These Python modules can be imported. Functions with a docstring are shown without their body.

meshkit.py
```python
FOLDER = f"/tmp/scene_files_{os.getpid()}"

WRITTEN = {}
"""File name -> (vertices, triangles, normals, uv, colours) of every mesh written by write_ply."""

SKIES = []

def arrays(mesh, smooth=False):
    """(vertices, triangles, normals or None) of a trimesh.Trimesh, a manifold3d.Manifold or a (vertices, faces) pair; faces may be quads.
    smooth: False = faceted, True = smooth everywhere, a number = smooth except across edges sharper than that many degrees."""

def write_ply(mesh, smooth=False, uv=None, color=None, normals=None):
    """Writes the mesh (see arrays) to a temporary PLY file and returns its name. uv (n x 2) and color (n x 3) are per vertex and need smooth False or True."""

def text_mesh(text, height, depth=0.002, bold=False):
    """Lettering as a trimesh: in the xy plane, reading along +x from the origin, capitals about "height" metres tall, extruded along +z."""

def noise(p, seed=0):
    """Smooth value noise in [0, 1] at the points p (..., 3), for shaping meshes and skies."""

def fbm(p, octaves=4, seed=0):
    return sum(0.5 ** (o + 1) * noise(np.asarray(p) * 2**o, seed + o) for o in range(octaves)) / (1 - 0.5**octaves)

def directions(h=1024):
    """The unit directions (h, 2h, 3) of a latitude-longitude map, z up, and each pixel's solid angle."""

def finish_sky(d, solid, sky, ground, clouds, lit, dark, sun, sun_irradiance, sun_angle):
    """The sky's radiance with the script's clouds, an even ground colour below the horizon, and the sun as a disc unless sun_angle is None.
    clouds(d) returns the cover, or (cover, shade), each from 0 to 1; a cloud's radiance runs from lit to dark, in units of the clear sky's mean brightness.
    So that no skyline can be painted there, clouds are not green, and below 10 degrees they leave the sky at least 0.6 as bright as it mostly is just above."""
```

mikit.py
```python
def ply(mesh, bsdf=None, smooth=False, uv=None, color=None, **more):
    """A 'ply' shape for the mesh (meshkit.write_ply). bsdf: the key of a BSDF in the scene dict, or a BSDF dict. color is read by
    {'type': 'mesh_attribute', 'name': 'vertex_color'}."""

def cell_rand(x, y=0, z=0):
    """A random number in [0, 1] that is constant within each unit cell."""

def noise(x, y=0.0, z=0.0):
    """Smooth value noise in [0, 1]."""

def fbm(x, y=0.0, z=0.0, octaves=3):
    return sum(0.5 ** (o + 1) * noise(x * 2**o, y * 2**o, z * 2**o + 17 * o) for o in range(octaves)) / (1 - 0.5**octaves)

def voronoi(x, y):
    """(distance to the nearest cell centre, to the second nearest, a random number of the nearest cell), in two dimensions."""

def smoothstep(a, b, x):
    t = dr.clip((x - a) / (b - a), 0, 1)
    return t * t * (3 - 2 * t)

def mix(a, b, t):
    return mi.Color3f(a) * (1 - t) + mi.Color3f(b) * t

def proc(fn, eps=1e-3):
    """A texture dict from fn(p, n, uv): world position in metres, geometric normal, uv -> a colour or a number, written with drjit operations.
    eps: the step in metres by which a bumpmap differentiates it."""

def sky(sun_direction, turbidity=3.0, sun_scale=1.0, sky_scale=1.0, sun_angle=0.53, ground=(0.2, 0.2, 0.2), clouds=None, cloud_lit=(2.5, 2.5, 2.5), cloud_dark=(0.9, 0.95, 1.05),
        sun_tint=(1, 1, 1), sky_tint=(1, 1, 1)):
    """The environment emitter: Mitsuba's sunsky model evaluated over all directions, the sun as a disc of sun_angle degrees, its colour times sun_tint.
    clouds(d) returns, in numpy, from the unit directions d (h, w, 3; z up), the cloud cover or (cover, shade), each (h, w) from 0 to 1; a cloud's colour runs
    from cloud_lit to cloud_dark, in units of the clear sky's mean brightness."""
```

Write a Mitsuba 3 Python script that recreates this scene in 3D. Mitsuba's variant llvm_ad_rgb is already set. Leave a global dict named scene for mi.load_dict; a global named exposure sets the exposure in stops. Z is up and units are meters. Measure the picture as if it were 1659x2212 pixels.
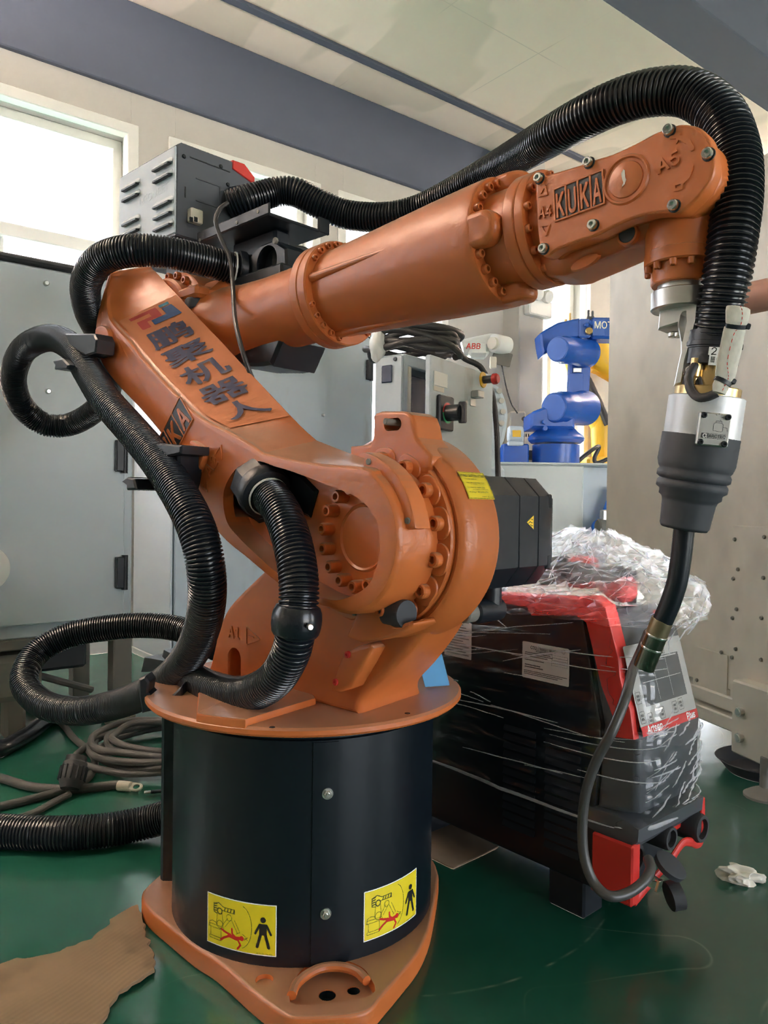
import math, numpy as np, trimesh, mitsuba as mi, drjit as dr, mikit, meshkit
import manifold3d as m3
import mapbox_earcut
from shapely.geometry import Polygon, LineString, Point, box as sbox
from shapely import affinity
from shapely.ops import unary_union
from mikit import proc, noise, fbm, smoothstep, mix
T4 = mi.ScalarTransform4f
scene, labels = {}, {}
# ------------------------------------------------------------------ camera, sky, exposure
exposure = 3.5
EYE = np.array([0, 0, .73]); FPX = 1660.0
ROLL, PITCH = .013, math.atan(21 / FPX)
_f = np.array([0, math.cos(PITCH), -math.sin(PITCH)]); _u0 = np.cross([1., 0, 0], _f)
CR = np.array([1., 0, 0]) * math.cos(ROLL) + _u0 * math.sin(ROLL); CU = -np.array([1., 0, 0]) * math.sin(ROLL) + _u0 * math.cos(ROLL)
scene['camera'] = dict(type='perspective', fov=2 * math.degrees(math.atan(829.5 / FPX)), fov_axis='x', near_clip=.02, far_clip=200.,
                       to_world=T4().look_at(origin=EYE.tolist(), target=(EYE + _f).tolist(), up=CU.tolist()))
def overcast(d):
    n = meshkit.fbm(d * np.array([2.5, 2.5, 5]), 4, 3)
    return np.ones(d.shape[:2]) * .96, np.clip((n - .35) * 1.1, 0, 1)
scene['sky'] = mikit.sky([.18, -.22, .96], turbidity=3.5, sun_scale=5.0, sky_scale=1.0, ground=(.66, .65, .63), clouds=overcast,
                         cloud_lit=(4.5, 4.8, 5.3), cloud_dark=(3.0, 3.25, 3.7))
# ------------------------------------------------------------------ calibration of the photograph: pixel rays met with planes of known place
def ray(px, py): return _f + (px - 829.5) / FPX * CR + (1106 - py) / FPX * CU
def at(px, py, Y): d = ray(px, py); return EYE + d * (Y / d[1])
def atz(px, py, z): d = ray(px, py); return EYE + d * ((z - EYE[2]) / d[2])
TH = math.radians(44.0)                                   # heading of the robot's shoulder axis
AX = np.array([math.sin(TH), math.cos(TH), 0]); UX = np.array([math.cos(TH), -math.sin(TH), 0]); ZX = np.array([0, 0, 1.])
P0 = np.array([-.1345, 1.36, 0])                          # foot of the robot's first axis
MR = np.eye(4); MR[:3, 0], MR[:3, 1], MR[:3, 2], MR[:3, 3] = UX, AX, ZX, P0   # robot frame (u forward, s sideways, z up)
def RP(u, s, z): return P0 + UX * u + AX * s + ZX * z
def uz(px, py, s):
    d = ray(px, py); p = EYE + d * (((P0 - EYE) @ AX + s) / (d @ AX)) - P0
    return np.array([p @ UX, p[2]])
def atp(px, py, s): u, z = uz(px, py, s); return RP(u, s, z)
def uzs(pts, s): return np.array([uz(x, y, s) for x, y in pts])
WA = math.radians(51.9)                                   # heading of the window wall
WX = np.array([math.sin(WA), math.cos(WA), 0]); NX = np.array([-WX[1], WX[0], 0])
MW = np.eye(4); MW[:3, 0], MW[:3, 1] = WX, NX             # wall frame (w along, n towards the windows, z up)
def onwall(px, py, off):
    d = ray(px, py); p = EYE + d * (off / (d @ NX)); return np.array([p @ WX, p[2]])
# ------------------------------------------------------------------ mesh helpers
def Tm(v, f): return trimesh.Trimesh(np.asarray(v, float), np.asarray(f, int), process=False)
def xf(mesh, M): m = mesh.copy(); m.apply_transform(M); return m
def cat(*ms): return trimesh.util.concatenate([m for m in ms if m is not None])
def mov(x, y, z): M = np.eye(4); M[:3, 3] = (x, y, z); return M
def fr(o, z, x=None):
    z = np.asarray(z, float); z = z / np.linalg.norm(z)
    x = np.asarray([1., 0, 0] if abs(z[0]) < .8 else [0, 1., 0]) if x is None else np.asarray(x, float)
    x = x - z * (x @ z); x /= np.linalg.norm(x)
    M = np.eye(4); M[:3, 0], M[:3, 1], M[:3, 2], M[:3, 3] = x, np.cross(z, x), z, o; return M
def rotz(a): c, s = math.cos(a), math.sin(a); M = np.eye(4); M[:2, :2] = [[c, -s], [s, c]]; return M
def to_man(mesh):
    m = trimesh.Trimesh(mesh.vertices, mesh.faces, process=False); m.merge_vertices(merge_tex=True, merge_norm=True, digits_vertex=7)
    return m3.Manifold(m3.Mesh(np.asarray(m.vertices, np.float32), np.asarray(m.faces, np.uint32)))
def from_man(m): q = m.to_mesh(); return Tm(q.vert_properties[:, :3], q.tri_verts)
def cut(a, *bs):
    A = to_man(a)
    for b in bs: A = A - to_man(b)
    return from_man(A)
def add_(a, *bs):
    A = to_man(a)
    for b in bs: A = A + to_man(b)
    return from_man(A)
def ear(rings):
    v = np.vstack(rings); return v, mapbox_earcut.triangulate_float64(v, np.cumsum([len(r) for r in rings]).astype(np.uint32)).reshape(-1, 3)
def captri(p):
    """n - 2 triangles over the simple polygon p that use every vertex."""
    g = np.random.default_rng(1)
    for k in range(8):
        f = ear([p + g.normal(0, 1e-7 * 4 ** k, p.shape)])[1]
        if len(f) == len(p) - 2: break
    return f
def clean(p): p = np.asarray(p, float); d = np.linalg.norm(p - np.roll(p, 1, 0), axis=1); return p[d > 2e-5]
def ccw(p): p = np.asarray(p, float); a = np.roll(p, -1, 0); return p if (p[:, 0] * a[:, 1] - a[:, 0] * p[:, 1]).sum() > 0 else p[::-1]
def inset(p, c):
    e = np.roll(p, -1, 0) - p; n = np.stack([-e[:, 1], e[:, 0]], 1) / np.maximum(np.linalg.norm(e, axis=1, keepdims=True), 1e-12)
    m = n + np.roll(n, 1, 0); m = m / np.maximum((m * m).sum(1, keepdims=True), .5) * 2
    return p + m * c
def loft(layers):
    """layers: list of (N x 3) rings of equal length, outward orientation counterclockwise seen from the last ring; closed with caps by earcut in (given) 2-D."""
    n = len(layers[0]); V = np.vstack([l for l in layers]); i = np.arange(n); j = (i + 1) % n; F = []
    for k in range(len(layers) - 1):
        a, b = k * n, (k + 1) * n
        F += [np.stack([a + i, a + j, b + j], 1), np.stack([a + i, b + j, b + i], 1)]
    return V, F, n
def prism(pts, z0, z1, c=0.0, steps=1):
    """Polygon in xy from z0 to z1 with rounded (steps) or chamfered edges of size c."""
    p = clean(ccw(pts)); L = []
    if c > 0:
        for k in range(steps + 1):
            a = k / steps * math.pi / 2; L.append((inset(p, c * (1 - math.sin(a))), z0 + c * (1 - math.cos(a))))
        for k in range(steps + 1):
            a = k / steps * math.pi / 2; L.append((inset(p, c * (1 - math.cos(a))), z1 - c * (1 - math.sin(a))))
    else: L = [(p, z0), (p, z1)]
    V, F, n = loft([np.c_[q, np.full(len(q), z)] for q, z in L])
    t = t2 = captri(p)
    F = np.vstack(F + [t[:, ::-1], t2 + (len(L) - 1) * n])
    m = Tm(V, F)
    if m.volume < 0: m.invert()
    return m
SWAP = np.array([[1, 0, 0, 0], [0, 0, 1, 0], [0, 1, 0, 0], [0, 0, 0, 1.]])
def sprism(pts, s0, s1, c=0.0, steps=1):
    """Polygon in the robot's (u, z) plane from s0 to s1 sideways, in the robot frame."""
    m = prism(pts, s0, s1, c, steps); m.apply_transform(SWAP)
    if m.volume < 0: m.invert()
    return m
def poly3(geom, z0, z1):
    out = []
    for g in getattr(geom, 'geoms', [geom]):
        if g.area < 1e-9: continue
        out.append(trimesh.creation.extrude_polygon(g, z1 - z0, engine='earcut'))
    m = trimesh.util.concatenate(out); m.apply_translation([0, 0, z0]); return m
def cr(pts, n=8, closed=False):
    """Catmull-Rom curve through pts."""
    p = np.asarray(pts, float); N = len(p)
    q = np.vstack([p[-1:], p, p[:2]]) if closed else np.vstack([2 * p[0] - p[1], p, 2 * p[-1] - p[-2]])
    out = []
    for i in range(N if closed else N - 1):
        a, b, c, d = q[i], q[i + 1], q[i + 2], q[i + 3]; t = np.linspace(0, 1, n, endpoint=False)[:, None]
        out.append(.5 * (2 * b + (c - a) * t + (2 * a - 5 * b + 4 * c - d) * t ** 2 + (3 * b - a - 3 * c + d) * t ** 3))
    if not closed: out.append(p[-1:])
    return np.vstack(out)
def resample(p, step):
    s = np.r_[0, np.cumsum(np.linalg.norm(np.diff(p, axis=0), axis=1))]; n = max(2, int(s[-1] / step) + 1); t = np.linspace(0, s[-1], n)
    return np.stack([np.interp(t, s, p[:, k]) for k in range(3)], 1), t
def sweep(p, r, sides=20, flat=1.0, side=None, caps=True):
    p = np.asarray(p, float); N = len(p); r = np.broadcast_to(r, (N,)); t = np.gradient(p, axis=0); t /= np.linalg.norm(t, axis=1, keepdims=True)
    x = np.cross(t[0], [0, 0, 1.]) if side is None else np.asarray(side, float)
    if np.linalg.norm(x) < 1e-3: x = np.array([1., 0, 0])
    X = []
    for k in range(N):
        x = x - t[k] * (x @ t[k]); x = x / np.linalg.norm(x); X.append(x)
    X = np.array(X); Y = np.cross(t, X); a = np.arange(sides) * 2 * np.pi / sides
    V = p[:, None] + r[:, None, None] * (np.cos(a)[None, :, None] * X[:, None] + flat * np.sin(a)[None, :, None] * Y[:, None])
    V = V.reshape(-1, 3); i, j = np.meshgrid(np.arange(N - 1), np.arange(sides), indexing='ij'); j2 = (j + 1) % sides
    F = np.vstack([np.stack([i * sides + j, i * sides + j2, (i + 1) * sides + j2], -1).reshape(-1, 3), np.stack([i * sides + j, (i + 1) * sides + j2, (i + 1) * sides + j], -1).reshape(-1, 3)])
    if caps:
        V = np.vstack([V, p[:1], p[-1:]]); k = np.arange(sides); k2 = (k + 1) % sides; b = (N - 1) * sides
        F = np.vstack([F, np.stack([k2, k, k * 0 + N * sides], 1), np.stack([b + k, b + k2, k * 0 + N * sides + 1], 1)])
    return Tm(V, F)
def tube(pts, r, sides=12, n=8, step=None):
    p = cr(pts, n)
    if step: p, _ = resample(p, step)
    return sweep(p, r, sides)
def hose(pts, r, pitch=.0062, depth=.0028, sides=26, n=14, duty=(.35, .35)):
    p = cr(pts, n); p, t = resample(p, pitch / 7); ph = (t / pitch) % 1
    prof = np.clip((np.cos(2 * np.pi * ph) + np.interp(t / t[-1], [0, .55, 1], [duty[0], duty[0], duty[1]])) * 1.9, -1, 1)
    if np.ndim(r): r = np.interp(np.linspace(0, 1, len(p)), np.linspace(0, 1, len(r)), r)
    return sweep(p, r - depth * .5 + depth * .5 * prof, sides)
def lathe(prof, n=48):
    pr = np.asarray(prof, float); N = len(pr); a = np.arange(n) * 2 * np.pi / n
    V = np.stack([pr[:, None, 0] * np.cos(a), pr[:, None, 0] * np.sin(a), np.repeat(pr[:, 1:2], n, 1)], -1).reshape(-1, 3)
    i, j = np.meshgrid(np.arange(N - 1), np.arange(n), indexing='ij'); j2 = (j + 1) % n
    F = np.vstack([np.stack([i * n + j, i * n + j2, (i + 1) * n + j2], -1).reshape(-1, 3), np.stack([i * n + j, (i + 1) * n + j2, (i + 1) * n + j], -1).reshape(-1, 3)])
    m = trimesh.Trimesh(V, F, process=True); m.update_faces(m.nondegenerate_faces()); m.remove_unreferenced_vertices()
    if m.volume < 0: m.invert()
    return Tm(m.vertices, m.faces)
def rbox(sx, sy, sz, c=.004, center=(0, 0, 0)):
    h = np.array([sx, sy, sz]) / 2; c = min(c, *(h * .9)); P = []
    for sg in np.ndindex(2, 2, 2):
        s = np.array(sg) * 2 - 1
        for k in range(3):
            q = h.copy(); q[k] = h[k]; o = [i for i in range(3) if i != k]; q[o[0]] -= c; q[o[1]] -= c; P.append(s * q)
    m = from_man(m3.Manifold.hull_points(np.array(P, np.float32))); m.apply_translation(center); return m
def bx(x0, x1, y0, y1, z0, z1, c=.004):
    return rbox(x1 - x0, y1 - y0, z1 - z0, c, ((x0 + x1) / 2, (y0 + y1) / 2, (z0 + z1) / 2))
def capsule(cx, cy, w, h, n=12): return np.array(LineString([(cx, cy - (h - w) / 2), (cx, cy + (h - w) / 2)]).buffer(w / 2, n).exterior.coords[:-1]) if h > w else np.array(Point(cx, cy).buffer(w / 2, n).exterior.coords[:-1])
def text2(t, h, sx=1.0, bold=True):
    m = meshkit.text_mesh(t, h, .001, bold); m.apply_transform(np.diag([sx, 1, 1, 1])); return m
def cyl(o, d, r, L, n=24, c=0.0): return xf(lathe([(0, 0), (r - c, 0), (r, c), (r, L - c), (r - c, L), (0, L)] if c else [(0, 0), (r, 0), (r, L), (0, L)], n), fr(o, d))
# ------------------------------------------------------------------ scene entries
def plyd(mesh, mat, smooth=35, **more): return mikit.ply(mesh, 'mat_' + mat, smooth=smooth, **more)
def numbered(k):
    if k not in _used: _used.add(k); return k
    i = _next.get(k, 1)
    while f'{k}_{i:03d}' in _used: i += 1
    _next[k] = i + 1; _used.add(f'{k}_{i:03d}'); return f'{k}_{i:03d}'
_used, _next = set(), {}
def tag(key, label=None, cat=None, group=None, kind=None):
    d = labels.setdefault(key, {})
    for k, v in dict(label=label, category=cat, group=group, kind=kind).items():
        if v: d[k] = v
    return key
def thing(name, label, cat, group=None, kind=None): return tag(numbered(name), label, cat, group, kind)
def put(name, mesh, mat, parent=None, smooth=35, M=None, label=None, **more):
    key = numbered((parent + '__' if parent else '') + name)
    if M is not None: mesh = xf(mesh, M)
    scene[key] = plyd(mesh, mat, smooth, **more)
    if label: tag(key, label)
    return key
def one(name, mesh, mat, label, cat, group=None, kind=None, smooth=35, M=None): return tag(put(name, mesh, mat, None, smooth, M), label, cat, group, kind)
def rep(name, d, parent, M):
    """A repeated piece that shares the ply dict d."""
    key = numbered((parent + '__' if parent else '') + name); scene[key] = {**d, 'to_world': T4(np.asarray(M).tolist())}; return key
def struct(name, mesh, mat, label=None, smooth=False, M=None, parent=None):
    k = put(name, mesh, mat, parent, smooth, M)
    if not parent: tag(k, label, None, None, 'structure')
    return k
def decal(name, layers, place, parent, strip=None, mat='print', label=None):
    """Flat print: layers of (shapely shape, colour) laid on a surface by place(x, y, h)."""
    V, F, C, at_ = [], [], [], 0
    for i, (g, col) in enumerate(layers):
        gs = []
        for q in getattr(g, 'geoms', [g]):
            if q.is_empty or q.area < 1e-10: continue
            if strip:
                x0, _, x1, _ = q.bounds; k = np.arange(math.floor(x0 / strip), math.ceil(x1 / strip))
                for a in k:
                    w = q.intersection(sbox(a * strip, -9, (a + 1) * strip, 9)); gs += [z for z in getattr(w, 'geoms', [w]) if z.geom_type == 'Polygon' and z.area > 1e-11]
            else: gs.append(q)
        for q in gs:
            rings = [ccw(np.array(q.exterior.coords[:-1]))] + [ccw(np.array(r.coords[:-1]))[::-1] for r in q.interiors]
            v, f = ear(rings); a, b, c = v[f[:, 0]], v[f[:, 1]], v[f[:, 2]]
            flip = ((b[:, 0] - a[:, 0]) * (c[:, 1] - a[:, 1]) - (b[:, 1] - a[:, 1]) * (c[:, 0] - a[:, 0])) < 0; f[flip] = f[flip][:, ::-1]
            P = place(v[:, 0], v[:, 1], .0004 + .00025 * i); V.append(P); F.append(f + at_); C.append(np.tile(col, (len(v), 1))); at_ += len(v)
    return put(name, Tm(np.vstack(V), np.vstack(F)), mat, parent, False, color=np.vstack(C), label=label)
def flat_on(M): return lambda x, y, h: (np.c_[x, y, np.broadcast_to(h, np.shape(x)), np.ones_like(x)] @ np.asarray(M).T)[:, :3]
def onplane(p0, p1, s, dy=0.0):
    """Frame in the robot's side plane s: origin at pixel p0, x towards pixel p1, normal towards the viewer's side (-s)."""
    a, b = uz(*p0, s), uz(*p1, s); d = (b - a) / np.linalg.norm(b - a); x = UX * d[0] + ZX * d[1]; y = -UX * d[1] + ZX * d[0]
    M = np.eye(4); M[:3, 0], M[:3, 1], M[:3, 2], M[:3, 3] = x, y, -AX, RP(a[0], s, a[1]) + y * dy; return M, np.linalg.norm(b - a)
def shape2(mesh_or_pts): return Polygon(mesh_or_pts)
def text_shape(t, h, sx=1.0, bold=True):
    m = meshkit.text_mesh(t, h, .001, bold); top = m.faces[np.abs(m.face_normals[:, 2]) > .9]; ps = [Polygon(m.vertices[f][:, :2]) for f in top]
    return affinity.scale(unary_union([p for p in ps if p.area > 1e-14]).buffer(1e-6), sx, 1, 1, origin=(0, 0))
def centred(g, cx, cy): x0, y0, x1, y1 = g.bounds; return affinity.translate(g, cx - (x0 + x1) / 2, cy - (y0 + y1) / 2)
def line(pts, w): return LineString(pts).buffer(w / 2, 4)
# ------------------------------------------------------------------ materials
def rgb(*c): return {'type': 'rgb', 'value': [float(x) for x in (c[0] if len(c) == 1 else c)]}
def tex(t): return t if isinstance(t, dict) else rgb(t)
def pr(name, col, rough=.5, spec=.5, metal=0.0, bump=None, bscale=1.0, **more):
    b = dict(type='principled', base_color=tex(col), roughness=tex(rough) if isinstance(rough, dict) else float(rough), specular=float(spec), metallic=float(metal), **more)
    if bump is not None: b = {'type': 'bumpmap', 'tex': bump, 'scale': float(bscale), 'bsdf': b}
    scene['mat_' + name] = {'type': 'twosided', 'bsdf': b}
def f_orange(p, n, uv):
    d = smoothstep(.50, .97, n.z) * (.55 + .6 * fbm(p.x * 9, p.y * 9, p.z * 9, 4))
    c = mix((.53, .145, .036), (.455, .118, .031), fbm(p.x * 14, p.y * 14, p.z * 14, 3))
    return mix(c, (.27, .165, .105), dr.clip(d, 0, .78))
def f_peel(p, n, uv): return fbm(p.x * 420, p.y * 420, p.z * 420, 2) * .00035 + fbm(p.x * 90, p.y * 90, p.z * 90, 2) * .0008
pr('orange', proc(f_orange), .36, .5, bump=proc(f_peel, 5e-4), clearcoat=.12, clearcoat_gloss=.7)
pr('orange_trim', (.62, .15, .03), .4)
def f_floor(p, n, uv):
    c = mix((.005, .046, .030), (.012, .070, .047), fbm(p.x * 2.2, p.y * 2.2, 0, 4))
    c = mix(c, (.06, .11, .085), smoothstep(.60, .85, fbm(p.x * 1.3 + 7, p.y * 1.7, 3, 5)) * .5)
    sx, sy = p.x - .014, p.y - 1.572
    r = dr.sqrt(sx * sx + sy * sy)
    a = dr.exp(-dr.square((r - .442 - .006 * noise(p.x * 6, p.y * 6)) / .0022)) * smoothstep(.35, .7, fbm(p.x * 25, p.y * 25, 1, 3))
    s = dr.exp(-dr.square((fbm(p.x * 4 + 3, p.y * 4, 5, 2) - .5) / .0035)) * smoothstep(.55, .75, fbm(p.x * 4, p.y * 4, 9, 3))
    return mix(c, (.22, .27, .20), dr.clip(a * .6 + s * .22, 0, .8))
def f_frough(p, n, uv): return .10 + .16 * fbm(p.x * 3, p.y * 3, 2, 4)
def f_fbump(p, n, uv): return fbm(p.x * 7, p.y * 7, 0, 3) * .0022
pr('floor_paint', proc(f_floor), proc(f_frough), .62, bump=proc(f_fbump, 2e-3))
def f_wall(p, n, uv): return mix((.53, .51, .475), (.46, .44, .41), fbm(p.x * 2.5, p.y * 2.5, p.z * 2.5, 4))
pr('wall_paint', proc(f_wall), .75, .25)
def f_ceil(p, n, uv):
    c = mix((.88, .785, .665), (.81, .715, .60), fbm(p.x * 1.6, p.y * 1.6, p.z * 1.6, 5))
    w = (p.x * WX[0] + p.y * WX[1]); k = (p.x * NX[0] + p.y * NX[1])
    e = dr.minimum(dr.abs(w - dr.round(w / .62) * .62), dr.abs(k - dr.round((k - .2) / 1.25) * 1.25 - .2))
    c = mix(c, (.52, .47, .40), dr.exp(-dr.square(e / .003)) * .55 * smoothstep(.4, .6, fbm(p.x * 3, p.y * 3, 4, 2)))
    return mix(c, (.60, .555, .45), smoothstep(.62, .66, fbm(w * 3 + 4, k * .9, 8, 2)) * .5)
pr('ceiling_paint', proc(f_ceil), .8, .2)
def f_beam(p, n, uv): return mix((.095, .112, .155), (.08, .094, .13), fbm(p.x * 3, p.y * 3, p.z * 3, 4))
pr('beam_paint', proc(f_beam), .7, .3)
pr('frame_white', (.75, .74, .70), .4)
scene['mat_glass'] = {'type': 'thindielectric', 'int_ior': 1.5}
def f_hose(p, n, uv): return mix((.006, .0085, .0125), (.013, .017, .022), smoothstep(.5, .8, fbm(p.x * 16, p.y * 16, p.z * 16, 3)) * smoothstep(-.2, .9, n.z))
pr('hose_black', proc(f_hose), .22, .5)
pr('black_plastic', (.008, .0115, .0165), .36, .4)
pr('black_satin', (.004, .0075, .0115), .32, .32)
pr('black_rubber', (.03, .032, .036), .55, .4)
pr('grey_rubber', (.030, .035, .043), .6, .4)
pr('dark_grey', (.05, .055, .065), .45, .5)
def f_grey(p, n, uv):
    c = mix((.52, .575, .62), (.46, .51, .55), fbm(p.x * 5, p.y * 5, p.z * 5, 4))
    return mix(c, (.32, .33, .31), smoothstep(.62, .8, fbm(p.x * 11, p.y * 11, p.z * 3, 4)) * .6)
pr('cabinet_grey', proc(f_grey), .45, .5)
pr('cabinet_dark', (.035, .04, .045), .5, .4)
pr('blue_dark', (.008, .016, .045), .4)
def f_dusty(p, n, uv): return mix((.12, .12, .115), (.19, .18, .155), fbm(p.x * 8, p.y * 8, p.z * 8, 4))
pr('dusty_steel', proc(f_dusty), .6, .4)
pr('feeder_grey', (.065, .074, .092), .5, .4)
pr('red_plastic', (.52, .028, .022), .38, .5)
pr('red_dark', (.40, .02, .02), .4, .5)
pr('steel', (.62, .61, .58), .28, metal=1.0)
def f_mill(p, n, uv): return mix((.66, .66, .64), (.50, .50, .49), fbm(p.x * 60, p.y * 60, p.z * 20, 3))
pr('aluminium', proc(f_mill), .38, metal=1.0)
pr('sleeve', (.60, .61, .63), .42, metal=.35)
pr('brass', (.62, .44, .20), .3, metal=1.0)
pr('nozzle_olive', (.22, .18, .11), .35, metal=.8)
pr('nozzle_dark', (.20, .21, .19), .12, metal=1.0)
pr('chrome', (.8, .8, .78), .15, metal=1.0)
pr('cabinet_side_lit', (.60, .635, .67), .45)  # paler than the cabinet grey, window light put into the colour
pr('white_plastic', (.72, .72, .69), .45)
pr('cream', (.68, .63, .54), .5)
pr('blue_paint', (.012, .08, .38), .3, .5, clearcoat=.3)
pr('blue_light', (.035, .11, .42), .4)
pr('blue_bright', (.02, .20, .75), .4)
pr('blue_card', (.10, .36, .68), .6)
pr('yellow_paint', (.78, .46, .03), .4)
pr('pedestal', (.55, .58, .58), .5)
pr('cable_grey', (.068, .068, .066), .6, .3)
pr('cable_work', (.045, .045, .045), .35, .5)
pr('cable_black', (.022, .022, .024), .42, .5)
pr('steel_panel', proc(lambda p, n, uv: mix((.55, .50, .42), (.40, .365, .305), smoothstep(.3, .7, fbm(p.x * 5, p.y * 5, p.z * 2.5, 5)))), proc(lambda p, n, uv: .42 + .16 * fbm(p.x * 6, p.y * 6, p.z * 2, 3)), .4, .1)
pr('beige_paint', (.48, .445, .375), .45, .5)
def f_card(p, n, uv):
    k = fbm(p.x * 18, p.y * 18, p.z * 9, 4)
    c = mix((.27, .19, .115), (.19, .135, .08), k)
    st = (p.x * .88 - p.y * .47)
    c = mix(c, (.17, .115, .07), (.5 + .5 * dr.cos(st * 2 * math.pi / .0085)) * .35 * smoothstep(.35, .6, fbm(p.x * 5, p.y * 5, 2, 3)))
    return mix(c, (.07, .05, .035), smoothstep(.56, .74, fbm(p.x * 7 + 3, p.y * 7, 5, 4)) * .75)
pr('cardboard', proc(f_card), .85, .15, bump=proc(lambda p, n, uv: dr.cos((p.x * .88 - p.y * .47) * 2 * math.pi / .0085) * .0008 + fbm(p.x * 60, p.y * 60, p.z * 60, 3) * .001, 1e-3))
pr('board_brown', proc(lambda p, n, uv: mix((.17, .125, .09), (.24, .185, .135), fbm(p.x * 30 + p.y * 4, p.y * 6, 0, 3))), .7, .2)
pr('paper', (.72, .68, .60), .85, .1)
pr('tape_cloth', proc(lambda p, n, uv: mix((.60, .58, .51), (.48, .46, .40), fbm(p.x * 300, p.y * 300, p.z * 160, 2))), .7, .3, bump=proc(lambda p, n, uv: fbm(p.x * 500, p.y * 500, p.z * 500, 2) * .0006, 5e-4))
pr('skin_pink', (.52, .28, .215), .55, .35)
scene['mat_print'] = {'type': 'twosided', 'bsdf': {'type': 'principled', 'base_color': {'type': 'mesh_attribute', 'name': 'vertex_color'}, 'roughness': .4, 'specular': .5}}
scene['mat_film_clear'] = {'type': 'thindielectric', 'int_ior': 1.28}
scene['mat_film'] = {'type': 'blendbsdf', 'weight': proc(lambda p, n, uv: .025 + smoothstep(.515, .60, p.z) * (.10 + .32 * smoothstep(.35, .75, fbm(p.x * 26, p.y * 26, p.z * 26, 4)))), 'a': {'type': 'thindielectric', 'int_ior': 1.25},
                 'b': {'type': 'principledthin', 'base_color': rgb(.9, .9, .92), 'roughness': .25, 'spec_trans': .35, 'diff_trans': .9, 'eta': 1.5}}
scene['mat_film_fold'] = {'type': 'principledthin', 'base_color': rgb(.86, .87, .9), 'roughness': .25, 'spec_trans': .45, 'diff_trans': .9, 'eta': 1.5}  # white translucent strips in place of glints on film wrinkles, also the hem
scene['mat_print_matte'] = {'type': 'twosided', 'bsdf': {'type': 'principled', 'base_color': {'type': 'mesh_attribute', 'name': 'vertex_color'}, 'roughness': .65, 'specular': .15}}
BLACK, WHITE, YEL, RED = (.012, .012, .012), (.8, .8, .78), (.78, .62, .02), (.55, .02, .015)
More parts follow.
